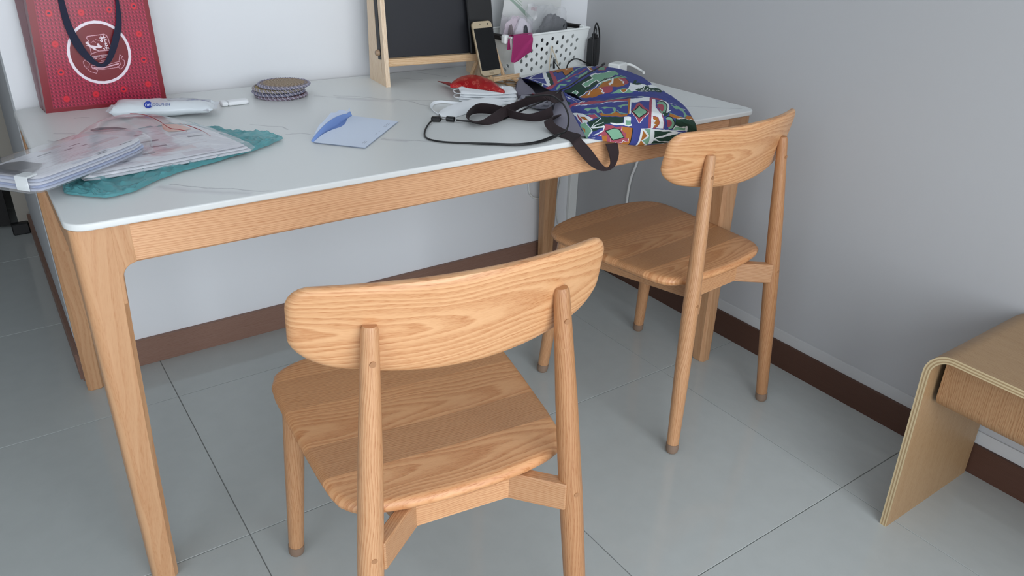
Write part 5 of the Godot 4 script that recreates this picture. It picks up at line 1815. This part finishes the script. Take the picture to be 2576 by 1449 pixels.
# ---------------------------------------------------------------- chargers, plugs and cables
func cables() -> void:
	var blk := mat(Color(0.022, 0.024, 0.028), 0.45)
	var t := thing("black_cable", "black cable with an angled plug curving along the table front to the bag", "cable", Vector3(0.60, TABLE_Y, -0.10))
	var mb := MB.new()
	tube(mb, spline([Vector3(.586, .755, -.236), Vector3(.566, .7535, -.217), Vector3(.529, .753, -.167), Vector3(.508, .753, -.123), Vector3(.515, .753, -.088), Vector3(.545, .753, -.057), Vector3(.600, .753, -.020), Vector3(.648, .753, .012), Vector3(.696, .753, .018), Vector3(.755, .754, .001), Vector3(.771, .768, .022), Vector3(.790, .790, .006), Vector3(.818, .802, -.044), Vector3(.830, .809, -.089), Vector3(.830, .810, -.125), Vector3(.80, .80, -.17)], 6), [0.0020], 8)
	tube(mb, spline([Vector3(.556, .753, -.050), Vector3(.575, .753, -.033), Vector3(.616, .753, -.003), Vector3(.649, .753, .020), Vector3(.700, .753, .025), Vector3(.755, .754, .009), Vector3(.775, .768, .020)], 6), [0.0019], 8)
	at_base("cord", mb, blk, t)
	mb = MB.new()
	box(mb, Vector3(-0.017, 0.0, -0.0065), Vector3(0.006, 0.011, 0.0065), 0.0025)
	mb.xf(Transform3D(Basis(Vector3.UP, 2.6), Vector3(.594, .7508, -.243)))
	at_base("plug", mb, blk, t)
	var t2 := thing("black_cable", "black cable with a metal tipped plug passing up over the patterned bag", "cable", Vector3(0.75, TABLE_Y, -0.18))
	mb = MB.new()
	tube(mb, spline([Vector3(.636, .756, -.212), Vector3(.654, .754, -.199), Vector3(.692, .753, -.176), Vector3(.737, .753, -.174), Vector3(.801, .757, -.200), Vector3(.842, .770, -.196), Vector3(.868, .792, -.165), Vector3(.892, .810, -.155), Vector3(.958, .808, -.198), Vector3(1.045, .812, -.255), Vector3(1.144, .810, -.322), Vector3(1.215, .808, -.372)], 6), [0.0020], 8)
	at_base("cord", mb, blk, t2)
	mb = MB.new()
	var dd := (Vector3(.636, .756, -.212) - Vector3(.618, .757, -.232)).normalized()
	tube(mb, PackedVector3Array([Vector3(.620, .7570, -.2300), Vector3(.621, .7570, -.2289), Vector3(.633, .7568, -.2158), Vector3(.634, .7567, -.2146)]), [0.0045, 0.0062, 0.0062, 0.004], 12)
	at_base("plug", mb, mat(Color(0.06, 0.062, 0.068), 0.3), t2)
	mb = MB.new()
	tube(mb, PackedVector3Array([Vector3(.612, .7570, -.2388), Vector3(.620, .7570, -.2300)]), [0.0036], 10)
	var steel := mat(Color(0.62, 0.62, 0.62), 0.3)
	steel.metallic = 0.9
	at_base("plug_tip", mb, steel, t2)
	mb = MB.new()
	tube(mb, PackedVector3Array([Vector3(1.203, .809, -.364), Vector3(1.213, .809, -.372), Vector3(1.224, .809, -.380)]), [0.0032, 0.0040, 0.0036], 10)
	at_base("plug_end", mb, blk, t2)
	# loose tan cord near the phone stand and over the basket
	var tan_m := mat(Color(0.62, 0.50, 0.36), 0.6)
	var t3 := thing("tan_cord", "thin tan cord with a small dark plug curled on the table below the phone stand", "cord", Vector3(0.975, TABLE_Y, -0.50))
	mb = MB.new()
	tube(mb, spline([Vector3(.958, .7525, -.575), Vector3(.962, .7525, -.55), Vector3(.970, .7525, -.522), Vector3(.979, .7525, -.500), Vector3(.998, .7525, -.492), Vector3(1.012, .7525, -.515), Vector3(1.0, .7525, -.535), Vector3(.978, .7525, -.515), Vector3(.972, .7525, -.488), Vector3(.985, .7525, -.47), Vector3(1.02, .7525, -.478)], 6), [0.0021], 8)
	at_base("cord", mb, tan_m, t3)
	mb = MB.new()
	box(mb, Vector3(.950, .7505, -.592), Vector3(.960, .757, -.572), 0.0015)
	at_base("plug", mb, mat(Color(0.20, 0.19, 0.18), 0.5), t3)
	var bx := get_node("storage_basket").transform as Transform3D
	var t4 := thing("cream_cord", "cream cord bent into a pointed loop against the front of the white basket", "cord", bx * Vector3(-0.01, 0.0, 0.02), 0.2)
	mb = MB.new()
	tube(mb, spline([Vector3(-0.022, 0.004, 0.006), Vector3(-0.018, 0.032, 0.003), Vector3(-0.011, 0.066, 0.001), Vector3(-0.009, 0.077, 0.001), Vector3(-0.006, 0.068, 0.001), Vector3(0.008, 0.046, 0.002), Vector3(0.021, 0.018, 0.004), Vector3(0.024, 0.004, 0.008)], 6), [0.0019], 8)
	put("cord", mb, mat(Color(0.80, 0.75, 0.66), 0.6), t4)
	mb = MB.new()
	tube(mb, spline([Vector3(-0.002, 0.045, 0.006), Vector3(-0.003, 0.028, 0.007), Vector3(-0.002, 0.012, 0.008)], 5), [0.0012, 0.0030, 0.0034], 8)
	put("dark_clip", mb, blk, t4)
	mb = MB.new()
	tube(mb, spline([Vector3(-0.003, 0.034, 0.007), Vector3(0.010, 0.020, 0.008), Vector3(0.022, 0.006, 0.012)], 5), [0.0014], 8)
	put("dark_cord", mb, blk, t4)
	# black charger block standing behind the bag, two plugs in its top
	var ch := thing("charger_block", "upright black multi-port charger block with two plugs, standing right of the white basket", "charger", Vector3(1.3935, TABLE_Y, -0.628), 0.62)
	mb = MB.new()
	box(mb, Vector3(-0.0225, 0, -0.016), Vector3(0.0205, 0.085, 0.016), 0.003)
	put("body", mb, mat(Color(0.030, 0.033, 0.045), 0.5), ch)
	for k in 2:
		mb = MB.new()
		box(mb, Vector3(-0.010 + 0.010 * k, 0.083, -0.006 + 0.004 * k), Vector3(-0.002 + 0.010 * k, 0.099 - 0.003 * k, 0.006 + 0.004 * k), 0.0012)
		put("plug", mb, blk if k == 0 else mat(Color(0.09, 0.085, 0.08), 0.35), ch)
	for k in 2:
		mb = MB.new()
		var px := -0.006 + 0.010 * k
		var zz := 0.0 + 0.004 * k
		if k == 0: tube(mb, spline([Vector3(px, 0.098, zz), Vector3(px + 0.001, 0.112, zz), Vector3(px + 0.006, 0.125, zz + 0.002), Vector3(px + 0.013, 0.128, zz + 0.004), Vector3(px + 0.022, 0.108, zz + 0.010), Vector3(px + 0.030, 0.078, zz + 0.012), Vector3(px + 0.032, 0.045, zz + 0.012), Vector3(px + 0.032, 0.008, zz + 0.012)], 6), [0.0023], 8)
		else: tube(mb, spline([Vector3(px, 0.095, zz), Vector3(px, 0.110, zz), Vector3(px - 0.006, 0.119, zz - 0.002), Vector3(px - 0.014, 0.114, zz - 0.002), Vector3(px - 0.024, 0.094, zz - 0.002), Vector3(px - 0.028, 0.065, zz), Vector3(px - 0.029, 0.03, zz + 0.002), Vector3(px - 0.029, 0.004, zz + 0.004)], 6), [0.0023], 8)
		put("cord", mb, blk, ch)
	var t5 := thing("black_cable", "black cable arching up in front of the basket beside the charger block", "cable", Vector3(1.30, TABLE_Y, -0.60))
	mb = MB.new()
	tube(mb, spline([bx * Vector3(0.045, 0.004, 0.03), bx * Vector3(0.056, 0.018, 0.026), bx * Vector3(0.078, 0.028, 0.025), bx * Vector3(0.104, 0.027, 0.026), bx * Vector3(0.135, 0.014, 0.03), bx * Vector3(0.160, 0.003, 0.038)], 6), [0.0022], 8)
	at_base("cord", mb, blk, t5)
	# white adapter behind the bag
	var ad := thing("white_adapter", "white plug adapter with a thick white cord behind the patterned bag by the right wall", "adapter", Vector3(1.392, TABLE_Y, -0.505), 0.35)
	mb = MB.new()
	box(mb, Vector3(-0.030, 0.0, -0.020), Vector3(0.026, 0.029, 0.020), 0.004)
	put("body", mb, M.white_plastic, ad)
	mb = MB.new()
	tube(mb, spline([Vector3(0.022, 0.020, 0.008), Vector3(0.036, 0.021, 0.020), Vector3(0.046, 0.014, 0.036), Vector3(0.044, 0.005, 0.060), Vector3(0.030, 0.004, 0.075)], 6), [0.0042], 10)
	put("cord", mb, M.white_plastic, ad)

func tote_print(B: Color, R: Color, G: Color, Mi: Color, O: Color, W: Color, K: Color) -> void:
	pp(B, [15,-75,51,-75,84,-68,118,-55,154,-45,192,-38,230,-33,267,-23,307,-16,350,-12,397,-12,448,-17,522,-18,544,37,567,88,498,192,457,260,431,345,405,504,371,431,328,404,284,384,237,366,187,351,135,339,82,328,33,313,-11,268,-48,226,-52,170,-33,87,-7,-5])
	pp(B, [14,63,88,19,158,-24,101,93,56,183,-15,190,0,130])
	pp(G, [-3,138,32,149,36,167,-17,196,-31,191])
	pp(R, [-37,217,37,202,105,181,112,195,31,239,-40,244])
	pp(R, [198,-27,220,-23,159,94,127,176,98,185,135,99])
	pp(O, [218,-19,254,-8,293,0,334,5,300,80,217,121,239,53,199,75,206,43,179,60])
	pl(K, 5, [178,62,205,44,198,77,238,55,216,123,299,82])
	pl(Mi, 8, [129,171,185,151,240,127,358,51,444,2])
	pl(R, 8, [101,186,200,162,300,123,397,66])
	pl(W, 6, [200,8,224,-4,283,9])
	pl(W, 6, [268,47,299,33])
	pp(O, [411,41,439,22,419,105,390,120])
	pp(W, [425,26,471,3,480,13,418,64])
	pl(W, 7, [414,41,404,84,417,109])
	pp(R, [468,57,523,11,575,20,504,104,453,107])
	pp(Mi, [476,62,516,26,544,42,506,90,464,93])
	pp(Mi, [16,272,60,260,79,227,127,199,155,218,136,224,113,216,74,250,29,275])
	pp(Mi, [169,183,222,180,188,196])
	pl(Mi, 6, [260,155,287,161,271,186,211,209,151,233])
	pp(Mi, [271,169,304,139,390,96,345,141])
	pl(W, 9, [14,63,88,19,158,-24])
	pl(W, 6, [17,59,65,75,103,109])
	pl(W, 6, [15,67,32,131,54,182])
	pl(W, 8, [-12,191,35,159,48,193])
	pp(W, [158,-29,173,-23,117,100,76,190,44,198,93,101])
	pp(G, [177,-32,193,-26,168,31,148,34])
	pp(G, [142,49,158,56,131,113,110,114])
	pp(G, [108,117,125,123,106,165,84,167])
	pp(G, [85,157,104,161,87,196,65,198])
	pp(G, [95,281,161,248,227,222,292,197,356,167,379,164,381,214,380,233,325,264,271,297,224,330,182,369,140,354])
	pl(K, 5, [11,280,95,281,162,248,228,221,293,195,358,164])
	pp(W, [253,232,361,186,363,153,414,133,424,144,486,128,563,93,509,176,442,212,381,243,374,212,316,242,257,271])
	pp(Mi, [262,234,366,190,369,160,408,146,421,156,480,141,552,110,515,168,448,203,388,231,383,203,324,233,263,262])
	pp(W, [111,337,174,279,189,314,152,361])
	pp(Mi, [119,340,169,290,181,315,149,351])
	pp(Mi, [300,318,356,265,416,218,470,200,530,175,604,132,647,139,547,198,473,233,409,262,348,293])
	pp(O, [229,306,325,290,407,233,460,216,517,194,585,161,614,224,532,268,437,280,354,325,293,317])
	pp(O, [190,369,276,312,357,277,371,355,286,400,240,383])
	pl(W, 7, [182,376,245,318,280,312,263,343,248,353])
	pl(W, 6, [280,312,377,238,474,203])
	pl(K, 4, [381,231,469,184,514,165])
	pp(R, [357,277,403,275,449,271,431,332,364,354])
	pl(W, 6, [351,285,366,289,354,305,371,313,359,329,375,334,364,354])
	pp(R, [553,189,616,158,614,224,544,261])
	pl(W, 6, [547,192,570,195,542,218,562,225,542,243,552,255])
	pp(W, [496,189,505,194,472,240,437,262,435,245,466,229])
	pl(K, 5, [437,208,547,163,610,142,614,224])
	pp(Mi, [459,137,402,156,426,203,498,178,589,129,591,84,517,120])
	pp(W, [614,224,624,241,713,212,972,92,727,311,670,340,617,351,568,349,519,344,553,296])
	pp(G, [614,243,674,180,697,176,659,219,734,193,817,175,776,222,702,243,638,245])
	pp(W, [721,288,656,316,598,324,551,295,596,253,657,242,728,212,857,141,1074,50,1074,87,931,198,784,261])
	pp(G, [598,324,710,243,830,189,931,198,735,317,633,369])
	pl(W, 4, [610,370,710,243])
	pl(W, 4, [610,370,669,312,752,234])
	pl(W, 4, [610,370,686,317,796,226])
	pl(W, 4, [610,370,668,348,734,301,838,231])
	pp(Mi, [414,354,462,326,515,294,547,294,578,369,527,380,470,367])
	pp(O, [494,319,551,295,507,370])
	pl(W, 6, [490,324,504,370,556,295])
	pp(B, [-2,605,69,559,177,493,201,493,266,493,321,493,375,493,420,493,466,493,516,493,566,493,614,493,665,493,710,493,755,493,805,493,865,493,903,493,967,493,1016,514,1045,579,1003,743,1038,908,959,955,856,941,793,949,741,958,692,966,642,974,593,981,545,990,495,1000,446,1013,400,1000,352,986,300,971,246,957,189,942,128,929,63,920,2,911,7,855,12,783,13,709,6,657])
	pp(G, [-13,680,56,667,100,633,3,707])
	pl(W, 7, [12,628,86,614,107,629])
	pl(W, 7, [67,574,111,586,200,533])
	pp(O, [366,493,441,493,433,500,352,493])
	pl(K, 5, [366,493,352,493,434,500,440,493])
	pl(Mi, 12, [282,531,331,533,380,536,426,544,478,545,530,534,582,519])
	pl(K, 5, [275,557,325,557,375,557,422,563,470,564,518,555,566,542])
	pp(R, [1,714,108,639,189,581,254,556,275,557,326,558,376,558,423,565,471,567,519,559,511,600,459,604,407,601,354,597,298,597,242,596,160,631,65,687,4,733])
	pp(R, [277,493,293,493,277,558,245,578])
	pl(W, 6, [119,638,203,554,271,500])
	pl(W, 5, [69,688,160,637,238,607,293,605,347,603,398,605,449,606,499,603])
	pp(O, [239,735,267,721,316,744,371,717,413,744,465,744,444,770,381,768,317,767,254,763])
	pp(Mi, [142,692,190,667,253,662,255,698,237,727,230,689,198,685,166,709])
	pp(Mi, [276,676,316,664,382,664,384,696,358,730,357,684,324,683,298,693])
	pp(Mi, [398,655,483,651,480,663,437,665,425,678])
	pl(Mi, 7, [223,727,269,698,274,729,316,744,360,723,380,703,402,731,461,741])
	pp(G, [247,770,305,772,363,773,422,774,403,842,334,847,262,852,244,815])
	pp(W, [304,839,363,840,420,842,418,859,361,854,303,851])
	pp(W, [424,777,474,782,475,807,466,863,415,864,407,848])
	pp(Mi, [433,811,470,810,461,857,421,858])
	pp(O, [500,571,516,565,494,663,473,747,460,744,480,663])
	pp(W, [516,565,559,556,603,542,650,520,635,590,573,610,512,621,482,750,470,750,493,665])
	pp(W, [574,493,659,493,648,532,567,537])
	pp(Mi, [577,502,630,493,618,528,589,524])
	pp(B, [511,624,572,615,633,598,616,685,599,773,587,855,526,851,461,847,477,777,496,699])
	pp(R, [562,614,587,661,613,706,570,770,527,828,507,775,489,720,527,667])
	pp(K, [558,650,602,710,533,791,495,723])
	pp(Mi, [557,660,595,710,535,779,503,722])
	pl(W, 4, [489,723,507,778,526,829,570,772,613,709])
	pp(R, [650,520,668,513,640,632,625,713,609,801,601,875,582,871,592,798,608,713,623,634])
	pp(W, [666,524,684,534,660,660,691,707,697,806,692,876,601,875,609,803,624,717,639,637])
	pp(R, [629,743,640,743,649,748,657,757,662,770,666,785,667,803,665,821,662,838,656,852,648,864,639,873,628,878,617,880,619,818])
	pp(O, [630,753,639,753,647,758,654,765,658,776,661,790,662,805,661,820,658,835,653,848,646,858,638,866,628,871,619,872])
	pp(W, [624,781,642,802,624,830,638,847,616,870])
	pp(W, [691,567,710,539,729,519,745,509,757,511,765,525,768,551,764,586,758,619,749,649,738,675,726,699,712,718,697,731,690,655])
	pp(K, [677,598,693,576,710,554,725,541,738,538,747,547,751,567,750,594,746,620,739,646,730,670,719,691,706,708,693,720,683,660])
	pp(Mi, [677,605,690,587,705,570,718,559,730,557,737,565,741,582,741,603,738,625,732,648,724,669,714,687,703,702,691,713])
	pp(R, [676,630,683,619,692,609,700,603,708,600,714,601,719,607,721,616,721,628,719,641,715,655,709,667,702,678,695,686])
	pp(G, [700,697,745,664,729,720,702,745])
	pp(K, [714,742,727,731,740,725,752,725,762,731,769,745,774,764,776,787,774,812,770,835,763,854,754,868,743,877,730,882,718,818])
	pp(Mi, [713,750,725,739,736,734,747,734,756,740,763,753,767,770,769,791,768,813,764,833,758,850,749,864,739,872,727,876])
	pp(R, [717,771,725,766,732,764,739,766,744,772,748,781,750,793,750,806,749,820,745,832,740,842,734,850,727,854,719,855])
	pl(R, 6, [665,640,691,707,697,806,690,876])
	pl(W, 8, [751,522,764,576,731,677,760,648])
	pp(R, [655,498,696,536,760,504,834,493,943,493,863,493,801,493,749,493,701,493])
	pp(W, [681,493,766,493,855,493,879,493,767,493,723,493])
	pp(B, [744,493,837,493,866,493,804,493,752,493])
	pl(W, 5, [753,516,831,493,943,493,1018,493])
	pp(Mi, [780,545,880,495,908,569,918,602,866,676,879,608,851,543,822,590,803,596])
	pp(O, [748,683,799,685,864,686,931,594,1048,566,1009,642,904,687,829,711,741,726])
	pl(Mi, 6, [747,676,789,683,859,680,924,598,1049,553])
	pp(G, [783,725,868,700,1014,639,1031,914,909,909,815,907,900,887,879,812,774,827])
	pl(W, 5, [779,723,831,707,910,681,1017,632])
	pp(W, [774,827,891,808,903,882,881,884,873,870,806,875,755,880])
	pp(Mi, [775,842,869,829,870,861,759,876])
	pp(R, [251,855,305,860,357,865,408,869,472,873,458,939,446,1004,395,1004,342,1006,285,1001,223,997,145,981,235,906])
	pp(O, [394,870,475,873,459,941,446,1009,391,1006,395,986,434,968,438,945,417,942,421,909,393,900])
	pl(W, 4, [332,1010,357,986,395,991,401,962,436,968,440,945])
	pl(W, 4, [388,896,393,875])
	pp(K, [249,904,335,875,374,891,411,942,324,976,286,942])
	pp(Mi, [260,906,335,880,369,896,403,940,326,967])
	pp(O, [195,950,273,953,268,1000,223,999])
	pp(B, [178,973,218,972,217,1003,182,998])
	pl(W, 4, [201,949,268,954,268,973])
	pl(W, 4, [258,980,300,997])
	pp(B, [477,873,535,869,523,917,513,962,501,1007,446,1009,461,941])
	pl(K, 6, [475,873,459,941,446,1009])
	pp(W, [535,872,601,873,625,885,614,942,603,997,552,1001,501,1007,518,940])
	pp(O, [548,891,573,926,532,957,566,1000,513,1007,531,949])
	pp(Mi, [554,876,599,878,592,940,585,1001,541,959,589,928])
	pp(W, [601,875,621,880,675,883,728,884,784,885,854,886,804,907,810,969,759,1004,706,999,654,997,603,997,602,937])
	pp(G, [626,890,691,895,757,899,693,922,625,940])
	pp(G, [635,947,691,937,745,925,802,909,807,969,792,986,724,970,660,960])
	pp(G, [622,954,689,975,759,1004,707,997,657,993,607,990])
	pp(W, [11,778,106,758,173,801,112,855,36,899,22,845])
	pp(B, [24,806,38,848,59,877,25,896,13,843])
	pp(R, [55,780,76,835,66,875,45,833])
	pp(O, [73,802,113,795,134,823,95,841])
	pp(R, [145,765,211,749,219,784,173,801])
	pl(Mi, 8, [125,763,203,743,231,777])
	pp(G, [115,848,180,809,239,780,256,852,248,876,192,899,128,927])
	pl(W, 5, [130,893,187,835,243,783])
	pl(W, 5, [130,893,193,857,251,828])
	pl(W, 5, [130,893,192,876,249,864])
	pp(Mi, [25,896,94,861,136,920,41,1000,0,1000,15,948])
	pp(O, [30,913,68,918,42,954])
	pl(W, 9, [98,866,129,922,63,987])
	pl(W, 8, [136,892,251,870,235,906,119,962])
